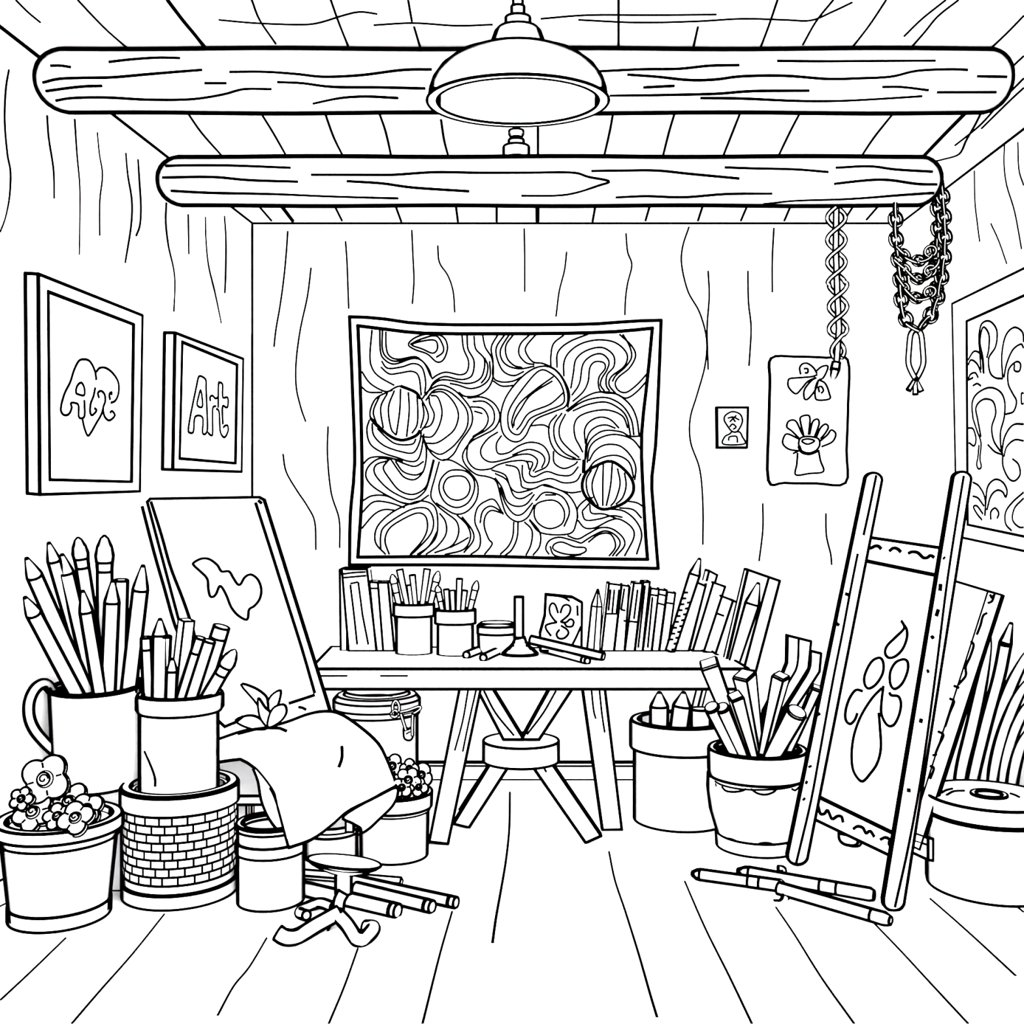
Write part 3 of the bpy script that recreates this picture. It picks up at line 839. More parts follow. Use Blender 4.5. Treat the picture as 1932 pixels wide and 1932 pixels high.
# brick patterned pot with a canister standing in it
Y = 4.0; px = 340; fl0 = fh(Y)
t = thing('brick_planter', ((px-966)*Y/F, Y, 0), 'round planter with brick pattern and thick rims at left', 'planter')
lathe_part('body', t, px, Y, hollow(98, fl0-30, 101, 1505, 8), 4.5)
lathe_part('rim', t, px, Y, [(107, 1512), (107, 1480), (104, 1476), (90, 1476), (90, 1512)], 5.5, True, crease=28)
lathe_part('inner_rim', t, px, Y, [(88, 1484), (82, 1484), (82, 1500), (88, 1500)], 3, True)
lathe_part('base', t, px, Y, [(0, fl0), (104, fl0), (104, fl0-26), (101, fl0-28), (101, fl0-44), (0, fl0-44)], 6, crease=20)
X = (px-966)*Y/F; k = Y/F; z0 = H-(fl0-44-966)*k; z1 = H-(1514-966)*k
m = MB(3.0); rows = 8
for r in range(rows):
    za, zb_ = z0+(z1-z0)*r/rows, z0+(z1-z0)*(r+1)/rows
    rr = (99+2*r/rows)*k
    n = 24; off = random.random()*.3+(r % 2)*.5
    cuts = sorted((i+off+random.uniform(-.16, .16))/n*2*PI for i in range(n))
    for i in range(n):
        a0 = cuts[i]+.008; a1 = (cuts[(i+1) % n]+(2*PI if i == n-1 else 0))-.008
        N = 4; g = .0024
        ang = [a0+(a1-a0)*j/N for j in range(N+1)]
        mid = (a0+a1)/2
        if math.sin(mid) > .35: continue             # only the side that can be seen carries separate bricks
        ro, ri = rr+.004, rr-.002
        pts = [V((X+math.cos(a)*ro, Y+math.sin(a)*ro, za+g)) for a in ang]+[V((X+math.cos(a)*ri, Y+math.sin(a)*ri, za+g)) for a in reversed(ang)]
        m.prism(pts, (0, 0, zb_-za-2*g))
m.build('bricks', POT, t, shell=False)
Y = 4.0; px = 340; Yc = Y
t = thing('canister', ((px-966)*Y/F, Y, .34), 'tall banded canister of pencils standing inside the brick pattern planter', 'canister')
m = MB(6.6); m.lathe(((px-2-966)*Y/F, Y, .36), [(0, 0), (66*k, 0), (71*k, 8*k), (71*k, H-(1336-966)*k-.36), (62*k, H-(1336-966)*k-.36), (62*k, .03), (0, .03)], 56)
m.line([cyl((px-2-966)*Y/F, Y, [(71*k, 0), (71*k, 1)])(a, b) for a, b in ((273, 1417), (283, 1440), (292, 1465), (293, 1484))], 5.5); m.build('body', POT, t)
lathe_part('rim', t, px, Y, [(74, 1340), (78, 1334), (78, 1312), (76, 1308), (68, 1308), (68, 1340)], 7, True, crease=40)
can = [('eraser', (280, 1325), (275, 1203), 18, 23, 'blunt eraser pencil at the left edge'), ('cone', (300, 1325), (302, 1168), 25, 31, 'tallest cone tipped pencil on the left side'),
       ('flat', (306, 1325), (312, 1201), 20, 20, 'plain stick right of the cone tipped one'), ('cone', (322, 1325), (325, 1243), 19, 24, 'short low pencil in the middle'),
       ('hex', (334, 1325), (352, 1170), 30, 20, 'wide six sided stick in the middle'), ('eraser', (340, 1325), (378, 1204), 19, 30, 'slanted stick with short end band'),
       ('flat', (358, 1325), (395, 1210), 21, 20, 'slanted round ended stick'), ('eraser', (374, 1325), (418, 1183), 30, 22, 'wide capped pencil at upper right'),
       ('brush', (386, 1325), (443, 1227), 25, 36, 'fat brush leaning to the right')]
for i, (kd, a, b, wd, tl, lb) in enumerate(can):
    yb = (4.02, 3.99, 4.0, 3.94, 4.02, 3.98, 3.97, 4.03, 3.99)[i]; dx = b[0]-a[0]
    pencil('paint_brush' if kd == 'brush' else 'pencil', lb+' in the canister', 'brush' if kd == 'brush' else 'pencil', (a[0]+(a[0]-b[0])/(a[1]-b[1])*30, a[1]+30, yb), (b[0], b[1], yb-.03), wd, kd, tl, 'pencils in the canister', 6.2)

# bucket, lower middle left
Y = 3.90; px = 511; f0 = fh(Y)
t = thing('bucket', ((px-966)*Y/F, Y, 0), 'plain round bucket with two raised hoops under the cloth corner', 'bucket')
lathe_part('body', t, px, Y, hollow(61, f0, 61, 1553, 6), 6.5, lines=[('513,1643 530,1643 545,1640 559,1636', 4.5), ('513,1672 530,1672 545,1667 562,1658', 4.5)])
lathe_part('hoop', t, px, Y, [(61, 1583), (64, 1583), (64, 1603), (61, 1603)], 6, True)
lathe_part('rim', t, px, Y, [(63, 1560), (63, 1549), (54, 1549), (54, 1560)], 6, True)

# canister behind the bucket
Y = 4.40; px = 625; f0 = fh(Y)
t = thing('canister', ((px-966)*Y/F, Y, 0), 'plain lidded canister half hidden between bucket and rose planter', 'canister')
lathe_part('body', t, px, Y, [(0, f0), (48, f0), (48, 1560), (0, 1560)], 6.5)
lathe_part('lid', t, px, Y, [(0, 1568), (50, 1568), (50, 1550), (0, 1550)], 6)

# rose planter in front of the table leg
Y = 4.42; px = 744; f0 = fh(Y)
t = thing('flower_planter', ((px-966)*Y/F, Y, 0), 'round planter of small roses beside the left table leg', 'flower pot')
lathe_part('body', t, px, Y, hollow(62, f0, 64, 1515, 8), 6.5)
lathe_part('rim', t, px, Y, [(70, 1519), (71, 1493), (62, 1493), (62, 1519)], 6, True)
lathe_part('hoop', t, px, Y, [(66, 1521), (67, 1521), (67, 1526), (66, 1526)], 4, True)
lathe_part('soil', t, px, Y, [(0, 1500), (62, 1500), (62, 1504), (0, 1504)], 4, mat=CLOTH)
for a in [(740, 1445, 4.40, 20, 4, .3, .4), (772, 1450, 4.38, 16, 4, .3, 0), (795, 1462, 4.40, 20, 3, .3, .8), (770, 1472, 4.34, 22, 5, .5, .2), (758, 1486, 4.32, 18, 4, .6, .7), (790, 1485, 4.33, 16, 4, .6, .2), (722, 1470, 4.40, 22, 5, .5, .2)]:
    flower(t, *a, wl=4.5)

# clamp jar under the table
Y = 4.86; px = 711; f0 = fh(Y)
t = thing('clamp_jar', ((px-966)*Y/F, Y, 0), 'big storage jar with wire clamp lid under the left table end', 'jar')
lathe_part('body', t, px, Y, [(0, f0), (76, f0), (76, 1350), (72, 1342), (0, 1342)], 6)
lathe_part('seal', t, px, Y, [(74, 1344), (80, 1344), (80, 1333), (74, 1333)], 5, True)
lathe_part('lid', t, px, Y, [(0, 1333), (81, 1333), (81, 1318), (74, 1310), (62, 1309), (58, 1303), (0, 1303)], 5, crease=20, lines=[('678,1312 720,1311 740,1313', 4)])
k = Y/F; m = MB(2.6, 80)
q = lambda x, y, yy=4.64: P(x, y, yy)
m.tube(smooth([q(742, 1348), q(741, 1330), q(747, 1322), q(753, 1332), q(752, 1350)], 4), .006, 8)
m.tube(smooth([q(738, 1348), q(745, 1353), q(752, 1346), q(745, 1340), q(738, 1348)], 4), .006, 8)
m.tube(smooth([q(752, 1344), q(770, 1340), q(790, 1333), q(793, 1337), q(780, 1346), q(762, 1350)], 4), .005, 8)
m.tube(smooth([q(756, 1346), q(761, 1362), q(766, 1378)], 4), .006, 8); m.tube(smooth([q(779, 1346), q(778, 1362), q(778, 1388)], 4), .006, 8)
m.build('wire_clamp', METAL, t)
m = MB(5, 50); m.prism([q(*p) for p in sm2(S('762,1372 770,1376 778,1372 779,1388 775,1396 767,1396 762,1390 762,1372'), 3)[:-1]], (0, .012, 0)); m.line([q(766, 1385, 4.639), q(774, 1380, 4.639)], 3); m.build('clamp_lever', METAL, t)

# bench, cloth bundle, canvas, sprig
t = thing('low_bench', (-.9, 4.4, 0), 'low wooden bench behind the brick planter, mostly under the cloth', 'bench')
MB(6).box((-1.20, 4.23, .262), (-.56, 4.62, .297)).build('seat', WOOD, t)
for x0, y0 in ((-1.10, 4.25), (-1.16, 4.58), (-.60, 4.59)): MB(5).box((x0, y0, 0), (x0+.035, y0+.035, .262)).build('leg', WOOD, t)
MB(5).box((-.665, 4.24, .15), (-.635, 4.27, .262)).build('bracket', WOOD, t)

t = thing('blank_canvas', (-.95, 4.43, .30), 'large white canvas with a cloud shape, leaning at a slant at left', 'canvas')
cq = [(273, 941), (497, 938), (662, 1470), (452, 1486)]; cy = [4.46, 4.47, 4.42, 4.42]
fc = [P(a, b, y_) for (a, b), y_ in zip(cq, cy)]
fc = [P(278, 947, 4.46), P(284, 941, 4.46), P(489, 938, 4.47), P(498, 943, 4.47), P(665, 1478, 4.41), P(422, 1486, 4.41)]
nn = newell(fc).normalized(); nn = up_from(fc[0], nn)
m = MB(7); m.prism(fc, nn*.014)
on = on_plane(fc[0]-nn*.001, nn)
put(m, on, '''285,946 305,1010 322,1070 345,1130 362,1180 368,1204
268,955 290,1040 310,1110 330,1180 345,1210
482,948 510,1035 540,1130 570,1225 594,1308
594,1311 570,1319 545,1327
487,944 494,950''', 6)
put(m, on, '''365,1062 380,1054 395,1055 410,1066 418,1078 432,1078 440,1090 448,1102 454,1102 462,1089 474,1084 487,1094 493,1112 490,1130 480,1143 470,1150 468,1165 463,1169 448,1160 436,1145 428,1125 420,1110 414,1106 408,1120 402,1126 396,1124 393,1110 391,1092 378,1078 367,1068 365,1062
563,1334 570,1335 578,1339''', 5)
m.build('panel', PAPER, t)

t = thing('draped_cloth', (-.7, 4.3, .297), 'big white cloth bundle draped over the bench, corner hanging over the bucket', 'cloth')
top = [(412, 1396), (460, 1380), (505, 1373), (545, 1362), (580, 1349), (612, 1343), (642, 1348), (680, 1373), (712, 1402), (728, 1432), (742, 1470), (746, 1482)]
bot = [(412, 1438), (438, 1434), (456, 1433), (484, 1452), (512, 1488), (524, 1520), (545, 1599), (588, 1583), (625, 1556), (655, 1530), (700, 1508), (746, 1484)]
NB = 34
def resample(pts, n):
    q = sm2(pts, 10); Ls = [0]
    for a, b in zip(q, q[1:]): Ls.append(Ls[-1]+math.hypot(b[0]-a[0], b[1]-a[1]))
    out = []
    for i in range(n+1):
        s_ = Ls[-1]*i/n; j = max(0, min(len(q)-2, next((jj for jj in range(len(Ls)-1) if Ls[jj+1] >= s_), len(Ls)-2)))
        f_ = (s_-Ls[j])/max(1e-9, Ls[j+1]-Ls[j]); out.append((q[j][0]+(q[j+1][0]-q[j][0])*f_, q[j][1]+(q[j+1][1]-q[j][1])*f_))
    return out
tq = resample(top, NB); bq = []
seg1 = resample(bot[:7], NB//2); seg2 = resample(bot[6:], NB-NB//2); bq = seg1+seg2[1:]
grid = []
M_ = 12
for i in range(M_+1):
    v_ = i/M_; row = []
    for j in range(NB+1):
        a, b = tq[j], bq[j]; u_ = j/NB
        ytop = 4.36; hang = math.exp(-((u_-.5)/.2)**2)
        ybot = 4.17-.44*hang
        yy = ytop+(ybot-ytop)*(1-(1-v_)**1.6)-.05*math.sin(PI*v_)*math.sin(PI*u_)
        row.append(P(a[0]+(b[0]-a[0])*v_, a[1]+(b[1]-a[1])*v_, yy))
    grid.append(row)
m = MB(7, 66); m.sheet(grid, (0, .022, -.004)); m.line([p+V((0, -.003, .001)) for p in grid[0]], 7.5); m.line(grid[-1][:18], 6.5, False); m.line(grid[-1][17:], 6.5, False)
m.line([P(645, 1408, 4.06), P(645, 1430, 4.03), P(639, 1448, 4.02)], 6); m.build('drape', CLOTH, t)
m = MB(6.5, 50); m.prism([P(x, y, 3.80+(1590-y)*.0022) for x, y in sm2(S('479,1450 487,1475 493,1510 505,1540 520,1562 532,1572 538,1574 533,1550 524,1520 510,1488 479,1450'), 4)[:-1]], (0, .01, 0)); m.build('folded_edge', CLOTH, t)
m = MB(6.5, 50); m.prism([P(x, y, 4.215) for x, y in sm2(S('746,1486 750,1500 744,1515 735,1527 716,1545 698,1562 683,1571 680,1562 665,1553 648,1540 700,1508 746,1486'), 4)[:-1]], (0, .01, 0)); m.build('folded_corner', CLOTH, t)

t = thing('leafy_sprig', P(505, 1374, 4.24), 'small sprig of pointed leaves standing on the draped cloth', 'plant')
for i, (tx, off) in enumerate([('505,1370 486,1330 455,1292 480,1298 500,1312 505,1325 506,1350 505,1370', 0), ('505,1372 490,1352 487,1318 500,1335 510,1345 508,1360 505,1372', -.02),
                    ('506,1345 503,1332 512,1312 529,1303 526,1325 518,1338 506,1345', .01), ('506,1372 508,1350 518,1334 536,1330 540,1345 528,1362 506,1372', -.03),
                    ('504,1374 480,1376 455,1368 445,1358 470,1350 490,1356 504,1374', -.01)]):
    m = MB(5, 60); pts = [P(x, y, 4.23+off) for x, y in sm2(S(tx), 4)[:-1]]; m.prism(pts, (0, .008, 0)); m.build('leaf', CLOTH, t)
m = MB(4); m.tube([P(x, y, 4.22) for x, y in ((412, 1360), (424, 1371), (446, 1362), (458, 1352))], .003, 6); m.tube([P(x, y, 4.21) for x, y in ((450, 1384), (480, 1376), (505, 1373), (528, 1374), (540, 1379))], .003, 6); m.build('twig', CLOTH, t, ink=True)

# small round top stand with curled feet and the pencils lying on the floor
t = thing('small_stool', (P(648, 1625, 3.72).x, 3.72, 0), 'tiny tipped round stool with curled feet, front of the left floor', 'stool')
k = 3.72/F; ax2 = V((.12, .16, 1)).normalized()
cdisc = P(650, 1626, 3.72)
m = MB(6.5, 40); m.lathe(cdisc-ax2*.028, [(0, -.012), (25*k, -.008), (48*k, .006), (62*k, .018), (69*k, .028), (0, .028)], 48, ax2); m.build('seat', WOOD, t)
m = MB(6.5); m.lathe(cdisc-ax2*.026, [(0, 0), (15*k, 0), (15*k, -44*k), (0, -44*k)][::-1], 20, V((0, 0, 1))); m.build('socket', WOOD, t)
q = lambda x, y, yy: P(x, y, yy)
m = MB(6, 60); m.tube(smooth([P(648, 1684, 3.69), P(640, 1700, 3.68), P(637, 1728, 3.66)], 6), .019, 16); m.build('stem', WOOD, t)
zf = .022
def foot(pts, r):
    m = MB(6, 80); m.tube(smooth([P(*p) for p in pts], 7), r, 16); m.build('foot', WOOD, t)
foot([(640, 1722, 3.64), (600, 1744, 3.60), (562, 1766, 3.52), (538, 1768, 3.46), (524, 1760, 3.46)], .024)
foot([(636, 1724, 3.66), (655, 1745, 3.58), (675, 1772, 3.50), (690, 1768, 3.52), (704, 1752, 3.55), (690, 1750, 3.57)], .022)
foot([(630, 1712, 3.72), (604, 1704, 3.80), (578, 1712, 3.80), (566, 1722, 3.75), (578, 1727, 3.70)], .016)
foot([(628, 1722, 3.70), (618, 1740, 3.66), (612, 1752, 3.62)], .014)
def lay(px, py, wd=22): return (px, py, H*F/(py-966+wd/2))
fp = [('hex', lay(560, 1648), lay(757, 1664), 17, 10, 'pencil lying behind the tiny stool, topmost of the four', 'pencil'), ('flat', lay(640, 1655), lay(860, 1703), 20, 20, 'longest stick reaching furthest right beside the tiny stool', 'pencil'),
      ('flat', lay(672, 1676), lay(815, 1711), 23, 20, 'short fat pencil under the longest stick beside the tiny stool', 'pencil'), ('flat', lay(560, 1674), lay(750, 1719), 26, 20, 'thick stick lying nearest, crossing under the tiny stool', 'pencil')]
for kd, a, b, wd, tl, lb, ct in fp:
    pencil('pencil', lb, ct, a, b, wd, kd, tl, 'pencils on the left floor', 6.5, bands=(14,) if kd == 'flat' else ())
#@@TABLETOP
# ------------------------------------------------------------------ things on the table
YT = 5.06; PB = 965+(H-ZT)*F/YT                       # bottom row of things standing at YT
def book(TL, TR, BR, BL, label, Y=YT, dep=.11, w=5.5, lines='', wl=4, name='book', cat='book', group='books standing on the table', panel=None):
    on = on_Y(Y-.001); pts = [P(*TL, Y), P(*TR, Y), P(*BR, Y), P(*BL, Y)]
    t = thing(name, P((BL[0]+BR[0])/2, (BL[1]+BR[1])/2, Y), label, cat, group)
    m = MB(w); m.prism(pts, (0, dep, 0)); 
    if lines: put(m, on, lines, wl, False)
    m.build('cover', PAPER, t)
    u = (P(*BR, Y)-P(*BL, Y)); v_ = (P(*TL, Y)-P(*BL, Y)); o = P(*TL, Y)-v_*.003+u*.08
    MB(2).prism([o, o+u*.84, o+u*.84-v_*.02, o-v_*.02], (0, dep*1.01, 0)).build('pages', PAPER, t, ink=False)
    return t
B = PB
book((641, 1075), (655, 1073), (655, B), (643, B), 'slim upright book at the far left end of the table', YT+.03, .1)
book((645, 1073), (692, 1071), (711, B), (658, B), 'tallest thick book at the left end, with banded spine', YT, .11, 5.5, '646,1083 670,1080 690,1079\n647,1090 670,1088 691,1086\n661,1103 668,1160 674,1216\n661,1101 676,1098\n676,1098 684,1160 695,1216')
book((697, 1098), (713, 1099), (723, B), (710, B), 'narrow book right of the tall banded one', YT, .10, 5.5, '698,1110 712,1110')
book((713, 1099), (732, 1099), (744, B), (723, B), 'plain slim book leaning beside the first brush pot', YT, .10)
def tpot(px, Y, hw, top, hb, rimh, label, n):
    f0 = 966+(H-ZT)*F/Y; t = thing('brush_pot', ((px-966)*Y/F, Y, ZT), label, 'pot', None)
    lathe_part('body', t, px, Y, hollow(hb, f0, hb, top+rimh-4, 4), 6, seg=40)
    lathe_part('rim', t, px, Y, [(hw, top+rimh), (hw, top), (hw-5, top), (hw-5, top+rimh)], 6, True, seg=40)
tpot(781, 5.0, 38, 1139, 33, 22, 'larger pot of brushes standing on the table beside the books', 1)
tpot(859, 4.96, 38, 1150, 33, 25, 'second pot of brushes on the table, nearer the middle', 2)
for i, (b, t_, wd, kd, tl, lb) in enumerate([((757, 1150), (740, 1084), 13, 'brush', 17, 'round brush leaning far left'), ((772, 1150), (754, 1075), 12, 'flat', 9, 'second stick from the left'), ((768, 1150), (763, 1106), 9, 'flat', 9, 'short stick in front'),
        ((786, 1150), (778, 1085), 11, 'flat', 9, 'middle thin stick'), ((778, 1150), (772, 1104), 9, 'flat', 9, 'short middle stick'), ((794, 1150), (806, 1074), 12, 'flat', 8, 'tall square ended stick right of centre'), ((807, 1150), (827, 1078), 13, 'brush', 20, 'pointed brush leaning right')]):
    pencil('paint_brush', lb+' in the larger table pot', 'brush', (b[0], b[1]+10, 5.0), (t_[0], t_[1], 4.98+.01*(i % 3)), wd, kd, tl, 'brushes in the larger table pot', 3.8, wb=wd*.6)
for i, (b, t_, wd, kd, tl, lb) in enumerate([((838, 1160), (825, 1105), 11, 'brush', 12, 'brush leaning far left'), ((846, 1160), (842, 1112), 10, 'flat', 9, 'short stick left of centre'), ((856, 1160), (853, 1114), 10, 'flat', 9, 'short stick in the middle'),
        ((864, 1160), (867, 1092), 11, 'flat', 9, 'tall upright stick'), ((871, 1160), (877, 1114), 10, 'flat', 9, 'square ended short stick'), ((882, 1160), (900, 1096), 12, 'brush', 18, 'pointed brush leaning right')]):
    pencil('paint_brush', lb+' in the second table pot', 'brush', (b[0], b[1]+10, 4.96), (t_[0], t_[1], 4.94+.01*(i % 3)), wd, kd, tl, 'brushes in the second table pot', 3.8, wb=wd*.6)
Y = 5.0; f0 = 966+(H-ZT)*F/Y
t = thing('lidded_bowl', ((937-966)*Y/F, Y, ZT), 'small round lidded bowl behind the candle stand', 'bowl')
lathe_part('bowl', t, 937, Y, [(0, f0), (28, f0), (34, f0-12), (35, f0-38), (0, f0-38)], 6, seg=40, crease=40)
lathe_part('lid', t, 937, Y, [(0, f0-38), (36, f0-38), (36, f0-52), (30, f0-57), (0, f0-57)], 6, seg=40, crease=40)
Y = 4.93; f0 = 966+(H-ZT)*F/Y
t = thing('candle_stand', ((979-966)*Y/F, Y, ZT), 'slim upright candle on a flared round foot, table middle', 'candlestick')
lathe_part('foot', t, 981, Y, [(0, f0), (32, f0), (33, f0-4), (27, f0-10), (19, f0-16), (13.5, f0-22), (10.5, f0-28), (9, f0-34), (0, f0-34)], 6, seg=40, crease=50)
lathe_part('candle', t, 979, Y, [(0, f0-32), (8, f0-32), (8, 1126), (0, 1126)], 6, seg=24)
def lz(px, py, wd=13): return (px, py, (H-ZT)*F/(py-966+wd/2))
for a, b, lb in (((916, 1222), (880, 1236), 'white chalk stick on the table, left of the pair'), ((948, 1224), (912, 1241), 'white chalk stick on the table nearest the candle foot')):
    pencil('chalk_stick', lb, 'chalk', lz(*a), lz(*b), 13, 'flat', 5, 'chalk sticks on the table', 5.5)
pencil('pencil', 'thick pencil lying slanted on the table, upper of two', 'pencil', (1002, 1207, 4.90), lz(1138, 1239, 15), 15, 'flat', 10, None, 6, bands=())
pencil('pencil', 'thinner pencil lying slanted on the table, lower of two', 'pencil', lz(1024, 1224), lz(1108, 1247), 12, 'flat', 10, None, 5.5, bands=(14,))
# flower card block
t = thing('flower_block', P(1060, 1215, 4.98), 'thick square block painted with a flower, table middle', 'block')
m = MB(6); m.prism([P(x, y, 4.95) for x, y in ((1030, 1122), (1080, 1127), (1098, 1137), (1097, 1228), (1020, 1228), (1019, 1195), (1028, 1162))], (0, .05, 0))
put(m, on_Y(4.949), '''1030,1122 1060,1126 1075,1134
1089,1142 1090,1162
1053,1157 1048,1142 1042,1138 1037,1145 1038,1158 1046,1170 1050,1174 1040,1176 1030,1180 1031,1188 1040,1200
1057,1157 1062,1144 1070,1141 1076,1146 1074,1158 1064,1168 1058,1173 1068,1174 1076,1168 1082,1172 1080,1181 1070,1182 1064,1174
1058,1180 1070,1188 1072,1196 1064,1204 1054,1204 1050,1196 1056,1187
1096,1182 1088,1200 1080,1216''', 4.5)
m.build('block', PAPER, t)
# right hand row
pencil('pencil', 'upright fat pencil right of the flower block', 'pencil', (1119, B, YT), (1128, 1112, YT), 22, 'cone', 32, None, 4, wb=27, seg=6)
GR = [((1149, 1101), (1172, 1104), (1158, B), (1135, B), 'first book after the fat pencil, dark lined spine', '1142,1158 1168,1158\n1152,1112 1148,1152\n1159,1112 1155,1156\n1168,1112 1163,1156'),
      ((1173, 1104), (1187, 1106), (1178, B), (1159, B), 'second slim book in the right hand row', '1171,1150 1180,1152\n1178,1110 1172,1150'),
      ((1196, 1100), (1212, 1101), (1197, B), (1179, B), 'third book, taller, with a band across the middle', '1176,1171 1204,1174\n1203,1112 1196,1168'),
      ((1214, 1098), (1226, 1098), (1212, B), (1198, B), 'fourth slim tall book in the right hand row', '1217,1104 1204,1222'),
      ((1228, 1110), (1243, 1112), (1229, B), (1213, B), 'fifth book with capped top in the right hand row', '1228,1122 1242,1124\n1231,1126 1222,1222'),
      ((1243, 1112), (1258, 1114), (1243, B), (1230, B), 'sixth book with double bands near its top', '1243,1121 1257,1124\n1241,1138 1256,1142'),
      ((1259, 1117), (1274, 1119), (1259, B), (1244, B), 'seventh book, last before the striped stick', '1256,1137 1270,1139')]
for TL, TR, BR, BL, lb, ln in GR: book(TL, TR, BR, BL, lb, YT, .1, 5, ln, 4)
t = pencil('striped_pencil', 'tall leaning pencil with spiral stripes down its shaft', 'pencil', (1264, B, YT-.03), (1320, 1054, YT-.03), 20, 'cone', 32, None, 5.5, wb=16)
m = MB(4); a, b = P(1264, B, YT-.03), P(1320, 1054, YT-.03); d = (b-a).normalized(); u, v_ = basis(d); k = YT/F
for i in range(9):
    c0 = a+d*(k*(14+i*11.5)); m.line([c0+(u*math.cos(q_)+v_*math.sin(q_))*9*k+d*k*3.2*q_ for q_ in [jj*.6-3.1 for jj in range(11)]], 4.5)
m.build('stripes', INK, t)
LB = [((1311, 1097), (1331, 1106), (1299, B), (1270, B), YT, 'wide leaning book right of the striped pencil', ''),
      ((1338, 1077), (1353, 1085), (1312, B), (1300, B), YT+.02, 'thin tall leaning book sticking up behind its neighbours', ''),
      ((1346, 1099), (1368, 1107), (1327, B), (1307, B), YT-.01, 'leaning book third in the slanted group', ''),
      ((1362, 1125), (1383, 1133), (1350, B+4), (1328, B+1), YT-.05, 'leaning book with a band, fourth in the slanted group', '1352,1157 1371,1164'),
      ((1383, 1133), (1403, 1142), (1372, B+18), (1350, B+5), YT-.13, 'leaning book fifth in the slanted group', '')]
for TL, TR, BR, BL, Yb, lb, ln in LB: book(TL, TR, BR, BL, lb, Yb, .09, 5.5, ln, 4.5, group='slanted books at the right table end')
pencil('pencil', 'fat cone tipped pencil leaning among the slanted books', 'pencil', (1384, 1254, 4.76), (1431, 1100, 4.76), 26, 'cone', 42, None, 5.5, wb=18)
book((1411, 1075), (1471, 1096), (1426, 1266), (1368, 1258), 'widest slanted book at the far right table end', 4.80, .06, 6.5, '1450,1091 1428,1170 1405,1256', 5, group='slanted books at the right table end')
#@@RIGHT
# ------------------------------------------------------------------ right side containers
Y = 4.93; px = 1283; f0 = fh(Y)
t = thing('crayon_canister', ((px-966)*Y/F, Y, 0), 'plain wide canister of fat crayons under the right table end', 'canister')
lathe_part('body', t, px, Y, hollow(86, f0, 86, 1408, 8), 6.5)
lathe_part('rim', t, px, Y, [(93, 1408), (93, 1362), (91, 1358), (79, 1358), (79, 1408)], 6.5, True, crease=28)
for a, b, wd, kd, lb, yb in [((1243, 1390), (1244, 1306), 33, 'cone', 'leftmost fat crayon', 4.90), ((1276, 1390), (1290, 1306), 33, 'cone', 'middle fat crayon', 4.88), ((1322, 1400), (1322, 1338), 36, 'flat', 'low blunt crayon', 4.86), ((1296, 1390), (1326, 1290), 18, 'hex', 'slim slanted stick', 4.98)]:
    t_ = pencil('crayon', lb+' in the canister under the table', 'crayon', (a[0], a[1]+20, yb), (b[0], b[1], yb), wd, kd, 27, 'crayons in the canister under the table', 6)
Y = 4.54; px = 1429; f0 = fh(Y)
t = thing('glass_jar', ((px-966)*Y/F, Y, 0), 'bulging jar with scalloped bands, full of wide sticks', 'jar')
lathe_part('body', t, px, Y, [(0, f0), (76, f0), (77, f0-22), (75, f0-26), (88, f0-70), (93, f0-110), (92, f0-135), (86, 1460), (76, 1460), (80, f0-110), (66, f0-20), (0, f0-16)], 6, crease=42,
   lines=[('1350,1478 1352,1484', 4), ('1349,1474 1365,1482 1400,1489 1440,1490 1475,1488 1500,1482 1515,1474', 4), ('1362,1484 1370,1492 1385,1494 1400,1492 1408,1488', 4.5), ('1416,1488 1430,1497 1445,1499 1458,1495 1464,1490', 4.5), ('1493,1488 1500,1491 1508,1484', 4), ('1365,1588 1375,1582 1392,1588 1405,1598', 4.5), ('1420,1600 1432,1592 1447,1590 1460,1594 1466,1599', 4.5), ('1357,1584 1385,1597 1410,1601 1440,1602 1468,1599 1485,1592', 4.5), ('1357,1590 1370,1600 1400,1609 1440,1611 1482,1606', 4.5)])
lathe_part('rim', t, px, Y, [(88, 1462), (91, 1452), (91, 1416), (90, 1412), (80, 1412), (80, 1460)], 6.5, True, crease=28)
k = Y/F; MB(5).lathe(((px-966)*k, Y, H-(1431-966)*k), [(0, 0), (79*k, 0), (79*k, 14*k), (0, 14*k)], 48, mi=1).build('painted_shadow', POT, t, ink=False)  # shadow in the jar mouth, painted as a solid ink disc
def stick(base, top, w0, w1, yb, label, n=4, parts=True, end=True, dy=.0, lines=None):
    a, b = P(*base, yb), P(*top, yb-.15+dy); Ln = (b-a).length; k = yb/F
    t = thing('wooden_stick', a, label, 'stick', 'sticks in the bulging jar')
    spin(MB(5.4, 28), a, b, [(0, 0), (w0/2*k, 0), (w1/2*k, 1-4*k/Ln), (0, 1-4*k/Ln)], n).build('shaft', WOOD, t)
    spin(MB(4, 28), a, b, [(0, 1-4*k/Ln), (w1/2*k, 1-4*k/Ln), (w1*.46*k, 1), (0, 1)], n).build('end_cap', WOOD, t)
    return t
stick((1410, 1440), (1337, 1250), 26, 44, 4.56, 'thickest hexagonal stick leaning far left in the bulging jar')
stick((1436, 1440), (1404, 1272), 12, 42, 4.57, 'wide stick with torn top left of the jar middle')
stick((1395, 1440), (1342, 1333), 20, 26, 4.49, 'low stick at the left edge of the jar', 16)
stick((1408, 1440), (1362, 1334), 14, 24, 4.48, 'second low stick from the left in the jar', 16)
stick((1425, 1440), (1387, 1312), 16, 32, 4.47, 'short torn stick in front of the wide one')
stick((1435, 1440), (1474, 1274), 14, 32, 4.52, 'upright stick with jagged top right of the jar middle')
stick((1478, 1440), (1541, 1296), 14, 22, 4.58, 'thin stick leaning right behind the dark ended one', 4)
stick((1450, 1440), (1504, 1342), 28, 36, 4.46, 'dark ended stick leaning right at the jar front', 16)
